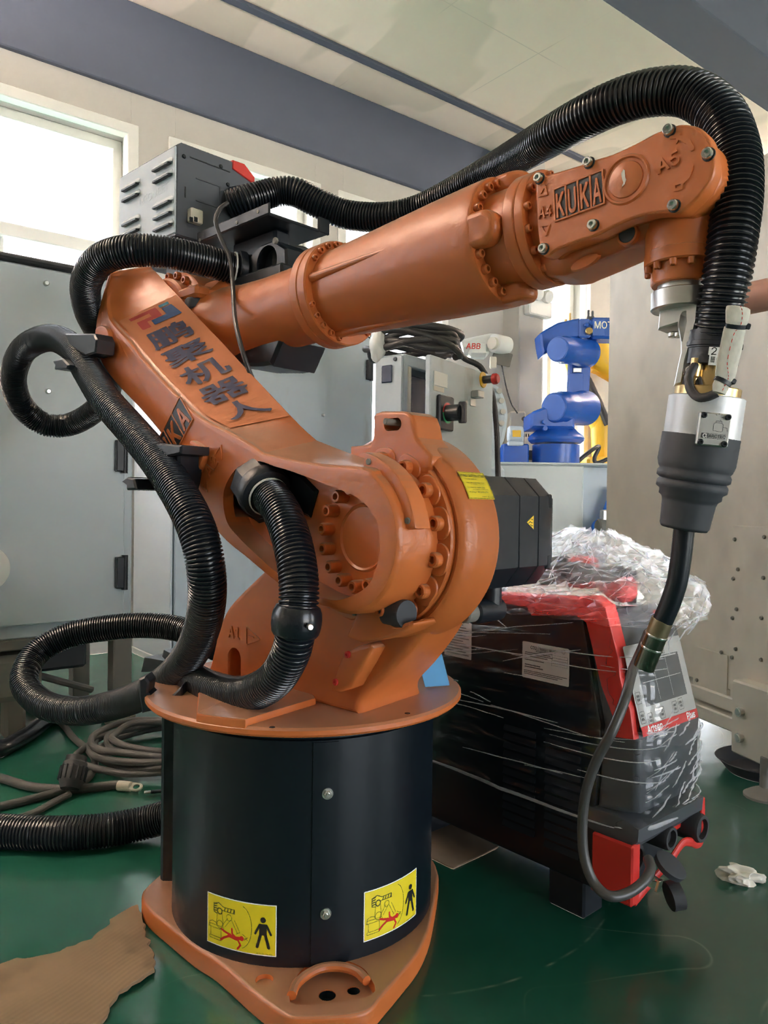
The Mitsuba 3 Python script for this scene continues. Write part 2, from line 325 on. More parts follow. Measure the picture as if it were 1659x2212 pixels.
# ------------------------------------------------------------------ the building
NW, ZC, ZB = 3.66, 3.08, 2.667
struct('floor', Tm([[-9, -8, 0], [11, -8, 0], [11, 12, 0], [-9, 12, 0]], [[0, 1, 2], [0, 2, 3]]), 'floor_paint', 'glossy green epoxy factory floor with scuffs and scratches')
W0, W1_, NB = -4.5, 8.5, -4.2                              # ends of the hall along the window wall, and its open side behind the camera
struct('ceiling', bx(W0, W1_, NB, NW + .3, ZC, ZC + .16, .002), 'ceiling_paint', 'pale beige concrete slab ceiling with faint board marks', M=MW)
def wz(px, py): return onwall(px, py, NW)
wins = [(-3.6, -2.5), (-2.2, -1.15), (-.95, .0), (.22, wz(283, 280)[0]), (wz(378, 312)[0], wz(680, 440)[0]), (wz(740, 480)[0], wz(958, 690)[0]), (wz(1170, 600)[0], wz(1268, 600)[0]), (5.15, 6.0), (6.3, 7.15)]
ZS, ZT, ZTR = 1.02, 2.475, 1.93
parts_, last = [], W0
for a, b in wins:
    parts_.append(bx(last, a, NW, NW + .26, 0, ZC, .001)); parts_.append(bx(a, b, NW, NW + .26, 0, ZS, .001)); parts_.append(bx(a, b, NW, NW + .26, ZT, ZC, .001)); last = b
parts_.append(bx(last, W1_, NW, NW + .26, 0, ZC, .001))
struct('wall_left', cat(*parts_), 'wall_paint', 'cream painted window wall behind the machines', M=MW)
for i, (a, b) in enumerate(wins):
    fr_ = cat(bx(a - .035, b + .035, NW - .012, NW + .05, ZT - .012, ZT + .04, .004), bx(a - .035, a + .02, NW - .012, NW + .05, ZS, ZT, .004), bx(b - .02, b + .035, NW - .012, NW + .05, ZS, ZT, .004),
              bx(a, b, NW + .12, NW + .19, ZT - .045, ZT, .003), bx(a, b, NW + .12, NW + .19, ZS, ZS + .045, .003), bx(a, a + .045, NW + .12, NW + .19, ZS, ZT, .003), bx(b - .045, b, NW + .12, NW + .19, ZS, ZT, .003))
    k = struct('window_%d' % (i + 1), fr_, 'frame_white', 'white framed factory window with daylight behind', M=MW, smooth=30)
    put('transom', bx(a + .03, b - .03, NW + .10, NW + .18, ZTR - .03, ZTR + .03, .004), 'frame_white', k, M=MW)
    put('sill', bx(a - .03, b + .03, NW - .02, NW + .12, ZS - .03, ZS + .005, .004), 'frame_white', k, M=MW)
    m = (a + b) / 2
    sash = cat(bx(a + .045, m + .02, NW + .135, NW + .165, ZTR - .075, ZTR - .03, .003), bx(a + .045, m + .02, NW + .135, NW + .165, ZS + .045, ZS + .085, .003),
               bx(a + .045, a + .085, NW + .135, NW + .165, ZS + .05, ZTR - .04, .003), bx(m - .02, m + .02, NW + .135, NW + .165, ZS + .05, ZTR - .04, .003))
    put('sash', sash, 'frame_white', k, M=MW)
    for nm, (x0, x1, z0, z1) in dict(a=(a + .04, b - .04, ZTR + .02, ZT - .04), b=(a + .08, m - .015, ZS + .08, ZTR - .07), c=(m + .015, b - .04, ZS + .04, ZTR - .025)).items():
        put('pane', Tm([[x0, NW + .15, z0], [x1, NW + .15, z0], [x1, NW + .15, z1], [x0, NW + .15, z1]], [[0, 1, 2], [0, 2, 3]]), 'glass', k, M=MW, smooth=False)
struct('beam', bx(W0, W1_, NW - .03, NW + .1, ZB, ZC, .006), 'beam_paint', 'grey painted concrete beam above the windows', M=MW, smooth=30)
struct('beam', bx(W0, W1_, 1.64, 1.865, 2.69, ZC, .006), 'beam_paint', 'grey concrete ceiling beam at the top right corner', M=MW, smooth=30)
tag(one('ceiling_conduit', bx(W0, W1_, 3.285, 3.335, ZC - .02, ZC, .004), 'beam_paint', 'dark grey conduit strip running along the ceiling', 'conduit', M=MW))
pn = onwall(1117, 700, NW)[0]
struct('wall_pilaster', bx(3.885, 4.125, NW - .15, NW + .01, 0, ZC, .008), 'wall_paint', 'cream wall pilaster beside the bright window', M=MW, smooth=30)
struct('wall_end', bx(W0 - .2, W0, NB, NW + .26, 0, ZC, .001), 'wall_paint', 'cream end wall', M=MW)
struct('wall_far', bx(W1_, W1_ + .2, NB, NW + .26, 0, ZC, .001), 'wall_paint', 'cream far wall', M=MW)
w4 = []
for a, b in ((W0, .4), (2.8, 4.3), (6.2, W1_)): w4.append(bx(a, b, NB - .2, NB, 0, ZC, .001))  # unseen door openings, placed and sized to set the fill light
w4.append(bx(W0, W1_, NB - .2, NB, 2.35, ZC, .001))
struct('wall_door_side', cat(*w4), 'wall_paint', 'cream unseen wall with goods door openings sized to let fill light in', M=MW)
em = onwall(1135, 655, NW - .15); em2 = onwall(1172, 684, NW - .15)
e = thing('emergency_light', 'white emergency light box high on the pilaster beside the bright window', 'emergency light')
put('housing', bx(em[0] - .02, em2[0] + .03, NW - .21, NW - .15, em2[1] - .02, em[1] + .03, .008), 'white_plastic', e, M=MW)
for dx in (.03, .13): put('lamp_head', xf(lathe([(0, 0), (.035, 0), (.045, .03), (.04, .05), (0, .052)], 20), MW @ fr([em[0] + dx, NW - .2, em[1] + .06], [0, -1, -.3])), 'white_plastic', e)
# unseen uplights added under the window bay ceiling to brighten the slab
scene['mat_tube'] = {'type': 'diffuse', 'reflectance': rgb(.8, .8, .8)}
for i, (w, n) in enumerate(((-1.3, 2.2), (6.9, 2.3))):
    l = thing('added_uplight', 'added unseen uplight trough brightening the ceiling near the ' + ('left end' if i == 0 else 'far right end') + ' of the window bay', 'lamp')
    put('tray', cat(bx(w - .62, w + .62, n - .13, n + .13, 2.46, 2.475, .004), bx(w - .62, w + .62, n - .135, n - .12, 2.46, 2.53, .003), bx(w - .62, w + .62, n + .12, n + .135, 2.46, 2.53, .003), bx(w - .635, w - .62, n - .13, n + .13, 2.46, 2.53, .003), bx(w + .62, w + .635, n - .13, n + .13, 2.46, 2.53, .003)), 'white_plastic', l, M=MW)
    for dx in (-.5, .5): put('hanger', bx(w + dx - .004, w + dx + .004, n - .004, n + .004, 2.475, ZC, .001), 'steel', l, M=MW)
    for dy in (-.06, .06):
        k = put('tube', xf(lathe([(0, 0), (.017, 0), (.017, 1.18), (0, 1.18)], 12), mov(w - .59, n + dy, 2.51) @ fr([0, 0, 0], [1, 0, 0])), 'tube', l, M=MW)
        scene[k]['emitter'] = {'type': 'area', 'radiance': rgb(105, 88, 78)}
# ------------------------------------------------------------------ grey control cabinets in a row along the window side
C1 = np.array([-.81, 2.47, 0]); MC = np.eye(4); MC[:3, 0], MC[:3, 1], MC[:3, 3] = WX, NX, C1
def oncab(px, py, off=0.0):
    d = ray(px, py); p = EYE + d * (((C1 - EYE) @ NX + off) / (d @ NX)) - C1; return np.array([p @ WX, p[2]])
def screwhead(parent, pts, off, r, mat='steel'):
    d = plyd(lathe([(0, .012), (r * .7, .012), (r, .007), (r, 0), (0, 0)], 12), mat, smooth=35)
    for x, z in pts: rep('screw', d, parent, MC @ fr([x, -off, z], [0, -1, 0]))
def cabinet(label, x0, x1, z0, zt, knobs, hinge_x, hinges, legs=True):
    c = thing('control_cabinet', label, 'cabinet')
    put('body', bx(x0, x1, .03, .55 if legs else .45, z0 - .03, zt, .006), 'cabinet_grey', c, M=MC)
    d = put('door', bx(x0 + .01, x1 - .035, -.002, .028, z0 + .015, zt - .012, .005), 'cabinet_grey', c, M=MC)
    screwhead(d, knobs, .002, .008)
    for hx, hz in hinges:
        put('hinge', cat(bx(hx - .022, hx + .004, -.022, .0, hz - .05, hz + .05, .003), xf(lathe([(0, -.055), (.010, -.055), (.010, .055), (0, .055)], 14), mov(hx + .006, -.014, hz))), 'black_plastic', c, M=MC)
    if legs:
        put('plinth', cat(bx(x0, x1, .02, .54, z0 - .06, z0 - .028, .004), bx(x1 - .06, x1, .02, .08, .03, z0 - .03, .004), bx(x0, x0 + .06, .02, .08, .03, z0 - .03, .004), bx(x1 - .06, x1, .45, .51, .0, z0 - .03, .004), bx(x0, x0 + .06, .45, .51, 0, z0 - .03, .004)), 'dusty_steel', c, M=MC)
        put('base_plate', cat(bx(x1 - .075, x1 + .01, .005, .10, 0, .032, .004), bx(x0 - .01, x0 + .075, .005, .10, 0, .032, .004)), 'dusty_steel', c, M=MC)
    return c
k1 = [tuple(oncab(99, 613)), tuple(oncab(103, 846)), tuple(oncab(697, 897) - [.0, 0])]
cab = cabinet('grey steel control cabinet on legs at the left edge behind the hose loop', -1.35, .012, .335, 1.425, k1[:2] + [(-.03, 1.15)], 0, [tuple(oncab(262, 985)), tuple(oncab(262, 1236))])
put('top_film', bx(-1.36, .0, .0, .4, 1.425, 1.442, .006), 'black_rubber', cab, M=MC)
rx, rz = oncab(-34, 1228); put('round_knob', xf(lathe([(0, .03), (.05, .03), (.063, .024), (.066, .012), (.060, 0), (0, 0)], 40), MC @ fr([rx, -.002, rz], [0, -1, 0])), 'white_plastic', cab)
put('diagonal_brace', tube([(-.42, .05, .25), (-.03, .30, .06)], .012, 8), 'dusty_steel', cab, M=MC)
put('gearbox', cat(bx(-.42, -.26, .02, .2, .12, .26, .02), bx(-.36, -.30, .05, .12, 0, .13, .01)), 'dusty_steel', cab, M=MC)
put('underside_tray', bx(-1.3, -.1, .12, .5, .18, .30, .01), 'cabinet_dark', cab, M=MC)
C1_, MC_ = C1, MC
c2 = at(372, 1200, 3.30); C1 = np.array([c2[0], c2[1], 0]); MC = np.eye(4); MC[:3, 0], MC[:3, 1], MC[:3, 3] = WX, NX, C1
xb = oncab(814, 800)[0]
cab2 = cabinet('grey steel control cabinet with one side toned paler as window light, standing behind the orange link arm', 0, xb, .05, 1.60, [tuple(oncab(697, 897)), (.15, 1.35)], 0, [tuple(oncab(797, 800)), tuple(oncab(797, 1180))], False)
put('side_panel', bx(-.008, .002, .0, .44, .03, 1.59, .003), 'cabinet_side_lit', cab2, M=MC); put('base_frame', bx(-.012, xb, .0, .45, 0, .03, .003), 'white_plastic', cab2, M=MC)
C1, MC = C1_, MC_
# ------------------------------------------------------------------ robot controller with its door swung open
def cab3():
    c = thing('robot_controller', 'light grey robot controller cabinet with its door swung open showing a dark inside', 'cabinet')
    Y0 = 3.22; corner = at(874, 763, Y0); ht = corner[2]; corner[2] = 0
    h = math.radians(36); gx = np.array([math.sin(h), math.cos(h), 0]); M = np.eye(4); M[:3, 0], M[:3, 1], M[:3, 3] = gx, [-gx[1], gx[0], 0], corner
    # the face with the little display runs to the left-back along +y of M
    r = ray(811, 850); p = EYE + r * (((corner - EYE) @ gx) / (r @ gx)) - corner; w, dp = .60, abs(p @ M[:3, 1])
    put('body', cat(bx(0, w, 0, .03, ht - .05, ht, .004), bx(0, .03, 0, dp, .0, ht, .004), bx(w - .03, w, 0, dp, 0, ht, .004), bx(0, w, dp - .03, dp, 0, ht, .004), bx(0, w, 0, dp, ht - .02, ht, .004), bx(0, w, 0, dp, 0, .1, .004)), 'cabinet_grey', c, M=M)
    put('inner_panel', bx(.05, w - .03, .05, .09, .1, ht - .07, .004), 'blue_dark', c, M=M)
    put('inner_frame', bx(.03, .055, .0, .05, .1, ht - .05, .003), 'cream', c, M=M)
    put('latch_plate', bx(.06, .115, .035, .05, ht - .36, ht - .32, .004), 'steel', c, M=M)
    M2 = M @ fr([0, 0, 0], [0, 0, 1], [0, 1, 0])           # x along the left face, y = -x of M (outwards)
    f = put('left_panel', bx(.004, dp - .005, 0, .012, .05, ht - .008, .004), 'cabinet_grey', c, M=M2)
    def onL(px, py): r = ray(px, py); p = EYE + r * (((corner - EYE) @ M[:3, 0]) / (r @ M[:3, 0])) - corner; return p @ M[:3, 1], p[2]
    (xa_, za_), (xb_, zb_) = onL(852, 789), onL(829, 829); sg_ = 1 if xb_ > 0 else -1
    put('display_window', bx(min(xa_, xb_), max(xa_, xb_), .012, .02, zb_, za_, .004), 'blue_dark', f, M=M2)
    put('lock', xf(lathe([(0, .008), (.007, .008), (.009, .004), (.009, 0), (0, 0)], 16), M2 @ fr([onL(858, 777)[0], .012, onL(858, 777)[1]], [0, 1, 0])), 'dark_grey', f)
    a = at(931, 765, 3.02); zt = a[2]; a[2] = 0; hd = math.radians(33); dx = np.array([math.sin(hd), math.cos(hd), 0]); D = np.eye(4); D[:3, 0], D[:3, 1], D[:3, 3] = dx, [-dx[1], dx[0], 0], a
    W = .575
    d = put('door', bx(0, W, 0, .026, .06, zt, .005), 'cabinet_grey', c, M=D)
    def on(px, py): r = ray(px, py); p = EYE + r * (((a - EYE) @ D[:3, 1]) / (r @ D[:3, 1])) - a; return p @ dx, p[2]
    F = lambda x, z: D @ fr([x, -.001, z], [0, -1, 0], [1, 0, 0])
    x, z = on(951, 820); put('name_plate', bx(x - .055, x + .055, -.004, 0, z - .028, z + .028, .001), 'white_plastic', d, M=D); put('paper_strip', bx(x - .055, x + .03, -.003, 0, z - .05, z - .030, .001), 'paper', d, M=D)
    x, z = on(1047, 822)
    put('emergency_ring', xf(lathe([(0, .004), (.034, .004), (.036, 0), (0, 0)], 28), F(x - .02, z)), 'yellow_paint', d)
    put('emergency_stem', xf(lathe([(0, .045), (.017, .045), (.017, 0), (0, 0)], 20), F(x - .02, z)), 'black_plastic', d)
    put('emergency_button', xf(lathe([(0, .075), (.018, .074), (.024, .066), (.024, .05), (.014, .043), (0, .043)], 28), F(x - .02, z)), 'red_plastic', d)
    x, z = on(957, 893)
    put('switch_plate', bx(x - .06, x + .06, -.02, 0, z - .07, z + .07, .006), 'black_plastic', d, M=D)
    decal('switch_colours', [(Point(0, 0).buffer(.045), (.05, .05, .05)), (Point(0, 0).buffer(.042).intersection(sbox(-1, 0, 1, 1)), (.5, .03, .03)), (Point(0, 0).buffer(.042).intersection(sbox(-1, -1, 1, 0)), (.03, .3, .12))], flat_on(F(x, z) @ mov(0, 0, .02)), d)
    put('switch_knob', cat(xf(lathe([(0, .06), (.03, .06), (.033, .055), (.033, 0), (0, 0)], 24), F(x, z) @ mov(0, 0, .02)), xf(rbox(.022, .085, .03, .004), F(x + .005, z) @ mov(0, 0, .085))), 'black_plastic', d)
    x, z = on(1020, 850); put('latch', cat(bx(x - .015, x + .04, -.04, 0, z - .02, z + .012, .004), bx(x - .02, x + .03, -.004, 0, z - .055, z - .02, .002)), 'steel', d, M=D)
    ds = plyd(lathe([(0, .004), (.007, .004), (.008, 0), (0, 0)], 10), 'steel', smooth=35)
    for q in ((943, 933), (1006, 868)): rep('screw', ds, d, F(*on(*q)))
    return c, ht, M
ctrl, HT, MCT = cab3()
# coil of thick black cable on the controller
def coil_path(cx, cy, z0, rx, ry, turns, rise, seed, jit=.02):
    g = np.random.default_rng(seed); P = []
    n = int(turns * 10)
    for k in range(n + 1):
        a = 2 * math.pi * k / 10; t = k / n
        rr = 1 + g.normal(0, jit) + .06 * math.sin(3.7 * t * turns)
        P.append((cx + rx * rr * math.cos(a), cy + ry * rr * math.sin(a), z0 + rise * abs(math.sin(t * math.pi * turns * .83)) + g.normal(0, .004)))
    return P
cc = at(900, 752, 3.38); cz = HT + .018
P = coil_path(cc[0] - .01, cc[1] + .02, cz + .004, .19, .16, 7, .10, 4, .05)
end = at(1035, 778, 3.25)

CCK = one('cable_coil', tube(P, .016, 12, 7), 'cable_black', 'coil of thick black cable lying on the open robot controller', 'cable')
put('loose_end', tube([tuple(P[-1]), tuple(at(1000, 772, 3.52)), tuple(at(1040, 795, 3.56)), tuple(at(1063, 850, 3.58)), tuple(at(1072, 920, 3.58)), tuple(at(1075, 1000, 3.58)), tuple(at(1077, 1100, 3.58))], .013, 12, 8), 'cable_black', CCK)
g = np.random.default_rng(5); fp = at(816, 730, 3.30)
bagv = trimesh.creation.icosphere(3); v = bagv.vertices * [.035, .045, .075]; v = v * (1 + .5 * (meshkit.fbm(bagv.vertices * 2.3, 3)[:, None] - .5)); fp[2] = HT + .05
one('plastic_bag', xf(Tm(v, bagv.faces), mov(*fp)), 'white_plastic', 'crumpled clear plastic wrap on the cabinet corner beside the black cable coil', 'plastic wrap')
# ------------------------------------------------------------------ blue robot on its pedestal, yellow robot behind it
def blue():
    Yb = 4.75; top = at(1195, 1006, Yb)[2]
    def q(px, py, dY=0.0): return at(px, py, Yb + dY)
    sc = Yb / FPX
    p = thing('robot_pedestal', 'pale grey pedestal block under the blue robot', 'pedestal')
    a = q(1068, 1006, -.35); b = q(1262, 1006, -.35); hd = math.radians(8); dx = np.array([math.cos(hd), -math.sin(hd) * .0, 0])
    put('body', cat(bx(a[0], b[0], Yb - .35, Yb + .55, 0, top - .012, .01)), 'pedestal', p)
    put('top_plate', bx(a[0] - .01, b[0] + .35, Yb - .36, Yb + .75, top - .012, top, .003), 'pedestal', p)
    put('side_panel', bx(b[0], b[0] + .32, Yb - .20, Yb + .7, .0, top - .012, .006), 'cabinet_grey', p)
    r = thing('blue_robot', 'glossy blue six axis robot on the pale pedestal beside the window', 'robot')
    c = q(1200, 1005, .0); cx, cy = c[0], c[1]
    R = 50 * sc
    def zz(py): return at(1195, py, Yb)[2]
    put('base', lathe([(0, top), (R * 1.02, top), (R * 1.02, top + .012), (R, top + .014), (R, zz(962)), (0, zz(962))], 40), 'blue_paint', r, M=mov(cx, cy, 0))
    put('connection_box', bx(q(1096, 0)[0], q(1152, 0)[0], cy - .09, cy + .12, top, zz(962), .008), 'blue_paint', r)
    put('turntable', lathe([(0, zz(958)), (R * 1.05, zz(958)), (R * 1.18, zz(952)), (R * 1.2, zz(947)), (R * 1.12, zz(941)), (R * .9, zz(933)), (R * .78, zz(926)), (0, zz(926))], 40), 'blue_paint', r, M=mov(cx, cy, 0))
    x0, x1 = q(1152, 0)[0], q(1246, 0)[0]
    sh = np.array([(x0, zz(930)), (x0, zz(900)), (q(1160, 0)[0], zz(893)), (q(1180, 0)[0], zz(885)), (x1, zz(870)), (x1, zz(930))])
    m = prism(sh, -.13, .13, .015); m.apply_transform(SWAP); m.apply_translation([0, cy, 0]); put('shoulder', cat(m if m.volume > 0 else (m.invert() or m)), 'blue_paint', r)
    d = plyd(lathe([(0, .03), (.014, .03), (.014, 0), (0, 0)], 14), 'blue_paint', smooth=35)
    for px, py in ((1176, 912), (1176, 926)): rep('bolt', d, r, fr(q(px, py, -.13), [0, -1, 0]))
    # lower and upper motor drums pointing towards the left front
    ax = np.array([-.80, -.58, -.05]); ax /= np.linalg.norm(ax)
    def drum(name, px0, py0, px1, py1, rr, capm):
        A, B = q(px0, py0, -.16), q(px1, py1, .10); L = np.linalg.norm(B - A); k = put(name, xf(lathe([(0, 0), (rr * .86, 0), (rr * .92, .012), (rr * .92, .06), (rr, .075), (rr, L * .45), (rr * .95, L * .47), (rr * 1.05, L * .8), (rr * 1.12, L * .86), (rr * 1.12, L), (0, L)], 40), fr(A, B - A)), 'blue_paint', r)
        put('end_cap', xf(lathe([(0, -.004), (rr * .8, -.004), (rr * .84, .002), (0, .004)], 36), fr(A, B - A)), capm, k)
    drum('lower_drum', 1196, 880, 1264, 882, 34 * sc, 'blue_light'); drum('upper_drum', 1204, 754, 1268, 763, 29 * sc, 'blue_light')
    la = np.array([uzq for uzq in [(q(x, 0)[0], zz(y)) for x, y in ((1256, 905), (1250, 860), (1252, 800), (1252, 740), (1266, 728), (1286, 734), (1299, 750), (1298, 790), (1295, 860), (1297, 895), (1288, 910), (1272, 914))]])
    m = prism(ccw(la), cy + .09, cy + .17, .012); m = xf(m, SWAP); m.invert() if m.volume < 0 else None
    k = put('link_arm', m, 'blue_paint', r)
    put('link_plate', bx(q(1249, 0)[0], q(1281, 0)[0], cy + .085, cy + .092, zz(850), zz(800), .003), 'blue_light', k)
    for y in (795, 852): put('mounting_block', bx(q(1258, 0)[0], q(1276, 0)[0], cy + .07, cy + .09, zz(y + 5), zz(y - 6), .004), 'steel', k)
    # forearm housing
    fa = np.array([(q(x, 0)[0], zz(y)) for x, y in ((1176, 722), (1190, 712), (1215, 698), (1250, 690), (1262, 688), (1268, 730), (1240, 732), (1215, 733), (1196, 760), (1184, 768), (1180, 750))])
    m = xf(prism(ccw(fa), cy - .02, cy + .16, .012), SWAP); m.invert() if m.volume < 0 else None
    put('forearm_housing', m, 'blue_paint', r)
    put('connector_plate', bx(q(1260, 0)[0], q(1284, 0)[0], cy - .035, cy - .015, zz(731), zz(690), .01), 'blue_light', r)
    for (x, y, rr, mm) in ((1267, 704, .013, 'blue_paint'), (1277, 701, .013, 'blue_paint'), (1272, 717, .022, 'brass')): put('connector', cyl(q(x, y, -.03), [-.2, -1, 0], rr, .035, 18, .003), mm, r)
    ft = put('forearm_tube', bx(q(1286, 0)[0], q(1400, 0)[0], cy - .03, cy + .13, zz(732), zz(686), .014), 'blue_paint', r)
    put('side_panel', bx(q(1288, 0)[0], q(1308, 0)[0] + .02, cy - .035, cy - .028, zz(727), zz(691), .003), 'blue_light', ft)
    g_ = text_shape('MOTOMAN', .042, .85); pl = np.eye(4); pl[:3, 0], pl[:3, 1], pl[:3, 2], pl[:3, 3] = [1, 0, 0], [0, 0, 1], [0, -1, 0], [q(1291, 0)[0], cy - .036, zz(711)]
    decal('lettering', [(g_, (.7, .68, .6))], flat_on(pl), ft)
    put('cable_fork', cat(bx(q(1281, 0)[0], q(1285, 0)[0], cy, cy + .02, zz(690), zz(668), .003), bx(q(1290, 0)[0], q(1294, 0)[0], cy, cy + .02, zz(690), zz(670), .003), bx(q(1280, 0)[0], q(1296, 0)[0], cy, cy + .02, zz(690), zz(682), .003)), 'dark_grey', r)
    put('air_fitting', cat(cyl(q(1231, 694), [0, 0, 1], .007, .05, 12, .002), cyl(q(1222, 697), [0, 0, 1], .01, .02, 12, .002)), 'brass', r)
    # yellow robot
    y = thing('yellow_robot', 'yellow robot arm mostly hidden behind the blue robot', 'robot')
    def q2(px, py): return at(px, py, 5.75)
    put('lower_arm', tube([q2(1236, 780), q2(1262, 845), q2(1300, 930)], .07, 16, 6), 'yellow_paint', y)
    put('upper_arm', tube([q2(1290, 745), q2(1300, 780), q2(1330, 800)], .10, 18, 6), 'yellow_paint', y)
    put('wrist', cat(tube([q2(1282, 740), q2(1292, 790), q2(1290, 806)], .05, 14, 6)), 'yellow_paint', y)
    put('column', tube([q2(1300, 900), q2(1302, 960), q2(1304, 990)], .085, 16, 6), 'yellow_paint', y)
    put('cable_sleeve', tube([q2(1230, 768), q2(1256, 812), q2(1285, 870), q2(1306, 920)] - np.array([0, .09, 0]), .028, 10, 6), 'black_rubber', y)
    put('base', bx(q2(1270, 0)[0], q2(1380, 0)[0], 5.55, 6.0, 0, q2(1300, 990)[2], .02), 'yellow_paint', y)
    one('hose_bundle', tube([q(1243, 1003, .1), q(1262, 985, .1), q(1285, 968, .15), q(1294, 966, .2), q(1284, 990, .2), q(1290, 1000, .2), q(1312, 992, .2)], .013, 12, 8), 'cable_black', 'black hose lying on the pedestal beside the blue robot base', 'hose')
    one('cardboard_carton', bx(q(1250, 0)[0], q(1272, 0)[0], Yb + .5, Yb + .75, top, zz(938), .006), 'cardboard', 'brown cardboard carton behind the blue robot base', 'carton')
    b_ = thing('blue_bin', 'bright blue tilted bin under the pedestal side', 'bin')
    put('panel', xf(prism([(q(1284, 0)[0], zz(1128)), (q(1312, 0)[0], zz(1052)), (q(1330, 0)[0], zz(1052)), (q(1330, 0)[0], zz(1128))], Yb - .32, Yb - .25, .006), SWAP), 'blue_bright', b_)
    put('caster', cyl(q(1300, 1140, -.3), [0, 1, 0], .05, .05, 20, .006), 'blue_bright', b_)
    w_ = thing('electric_motor', 'small grey motor lying below the blue bin', 'motor')
    o = q(1290, 1140, -.5)
    put('body', cyl(o, [1, .1, 0], .05, .12, 20, .008), 'dusty_steel', w_); put('fitting', bx(o[0] + .02, o[0] + .08, o[1] - .03, o[1] + .03, o[2] + .04, o[2] + .10, .006), 'aluminium', w_)
    st = thing('support_stool', 'low dark stand under the small grey motor', 'stand'); put('top', bx(o[0] - .08, o[0] + .22, o[1] - .1, o[1] + .1, o[2] - .075, o[2] - .05, .004), 'cream', st)
    put('leg', bx(o[0] - .05, o[0] + .18, o[1] - .05, o[1] + .05, 0, o[2] - .075, .004), 'black_plastic', st)
blue()
# ------------------------------------------------------------------ pale robot between controller and pilaster
def pale():
    Yp = 4.35; q = lambda x, y, d=0.0: at(x, y, Yp + d); sc = Yp / FPX
    r = thing('white_robot', 'cream white robot arm reaching out behind the open controller door', 'robot')
    put('forearm', xf(lathe([(0, 0), (17 * sc, 0), (18 * sc, .02), (18 * sc, .17), (15 * sc, .2), (0, .2)], 28), fr(q(998, 752), q(1040, 743) - q(998, 752))), 'white_plastic', r)
    decal('lettering', [(affinity.translate(text_shape('ABB', .03), 0, 0), (.6, .05, .04))], flat_on(np.block([[np.c_[[1, 0, 0], [.1, 0, 1], [0, -1, .0]], (q(1004, 757) - [0, 18 * sc + .003, 0])[:, None]], [0, 0, 0, 1]])), r)
    put('wrist_housing', xf(lathe([(0, 0), (19 * sc, 0), (20 * sc, .01), (20 * sc, .11), (0, .12)], 28), fr(q(1066, 741, -.06), [.75, .66, 0])), 'white_plastic', r)
    put('wrist_cap', xf(lathe([(0, 0), (13 * sc, 0), (13 * sc, .02), (0, .02)], 24), fr(q(1062, 741, -.075), [.75, .66, 0])), 'cream', r)
    put('wrist_link', bx(q(1020, 0)[0], q(1066, 0)[0], Yp - .05, Yp + .06, q(0, 760)[2], q(0, 726)[2], .02), 'white_plastic', r)
    put('wrist_flange', xf(lathe([(0, 0), (12 * sc, 0), (12 * sc, .05), (0, .05)], 24), fr(q(1082, 742, .0), [.95, .3, 0])), 'dusty_steel', r)
    put('tool_post', bx(q(1070, 0)[0], q(1084, 0)[0], Yp - .01, Yp + .02, q(0, 782)[2], q(0, 756)[2], .004), 'cream', r)
    pl = cat(rbox(.11, .012, .075, .003)); put('tool_plate', xf(pl, mov(*q(1084, 775)) @ fr([0, 0, 0], [.2, -.3, 1])), 'dusty_steel', r)
    oc = np.array([(q(x, 0)[0], q(0, y)[2]) for x, y in ((1050, 830), (1078, 822), (1092, 835), (1102, 860), (1106, 890), (1100, 935), (1090, 960), (1088, 1000), (1050, 1000))])
    m = xf(prism(ccw(cr(oc, 5, True)), Yp - .08, Yp + .12, .02), SWAP); m.invert() if m.volume < 0 else None
    put('arm_casting', m, 'cabinet_grey', r)
    d = plyd(lathe([(0, .02), (.015, .02), (.016, 0), (0, 0)], 12), 'steel', smooth=35)
    for x, y in ((1078, 845), (1083, 866), (1086, 890), (1083, 915)): rep('bolt', d, r, fr(q(x, y, -.08), [0, -1, 0]))
    put('base', cat(bx(q(1030, 0)[0], q(1100, 0)[0], Yp - .1, Yp + .25, 0, q(0, 995)[2], .02)), 'cabinet_grey', r)
    put('cable', tube([q(1084, 790, -.02), q(1092, 830, -.05), q(1104, 870, -.05), q(1118, 893, -.05)], .004, 8), 'cable_black', r)
    mo = thing('gear_motor', 'small grey gear motor with yellow label beside the blue robot', 'motor')
    o = q(1097, 938, .3)
    put('body', cyl(o, [1, 0, 0], .05, .09, 22, .008), 'cabinet_grey', mo); put('label', bx(o[0] + .02, o[0] + .07, o[1] - .053, o[1] - .049, o[2] - .02, o[2] + .02, .001), 'yellow_paint', mo)
    put('foot', bx(o[0], o[0] + .09, o[1] - .04, o[1] + .04, o[2] - .07, o[2] - .045, .004), 'cabinet_grey', mo)
    be = thing('workbench', 'dark metal bench against the wall behind the blue robot', 'bench')
    z0 = o[2] - .07
    put('top', bx(q(1085, 0)[0], q(1160, 0)[0] + .25, Yp + .66, Yp + .98, z0 - .05, z0, .004), 'cabinet_dark', be); put('frame', bx(q(1085, 0)[0], q(1160, 0)[0], Yp + .7, Yp + .95, 0, z0 - .05, .004), 'cabinet_dark', be)
    pb = thing('power_unit', 'cream instrument box with vent slots on the wall bench', 'electrical box')
    A, B = q(1100, 889, .72), q(1135, 925, .72)
    put('case', bx(A[0], B[0], Yp + .70, Yp + .94, z0, A[2], .01), 'cream', pb)
    dv = plyd(rbox(.008, .006, .02, .002), 'black_plastic', smooth=35)
    for k in range(7): rep('vent_slot', dv, pb, mov(A[0] + .03 + k * .016, Yp + .699, z0 + .10))
    put('knob', cyl([A[0] + .09, Yp + .69, A[2] - .05], [0, -1, 0], .014, .02, 16, .003), 'cable_grey', pb)
pale()
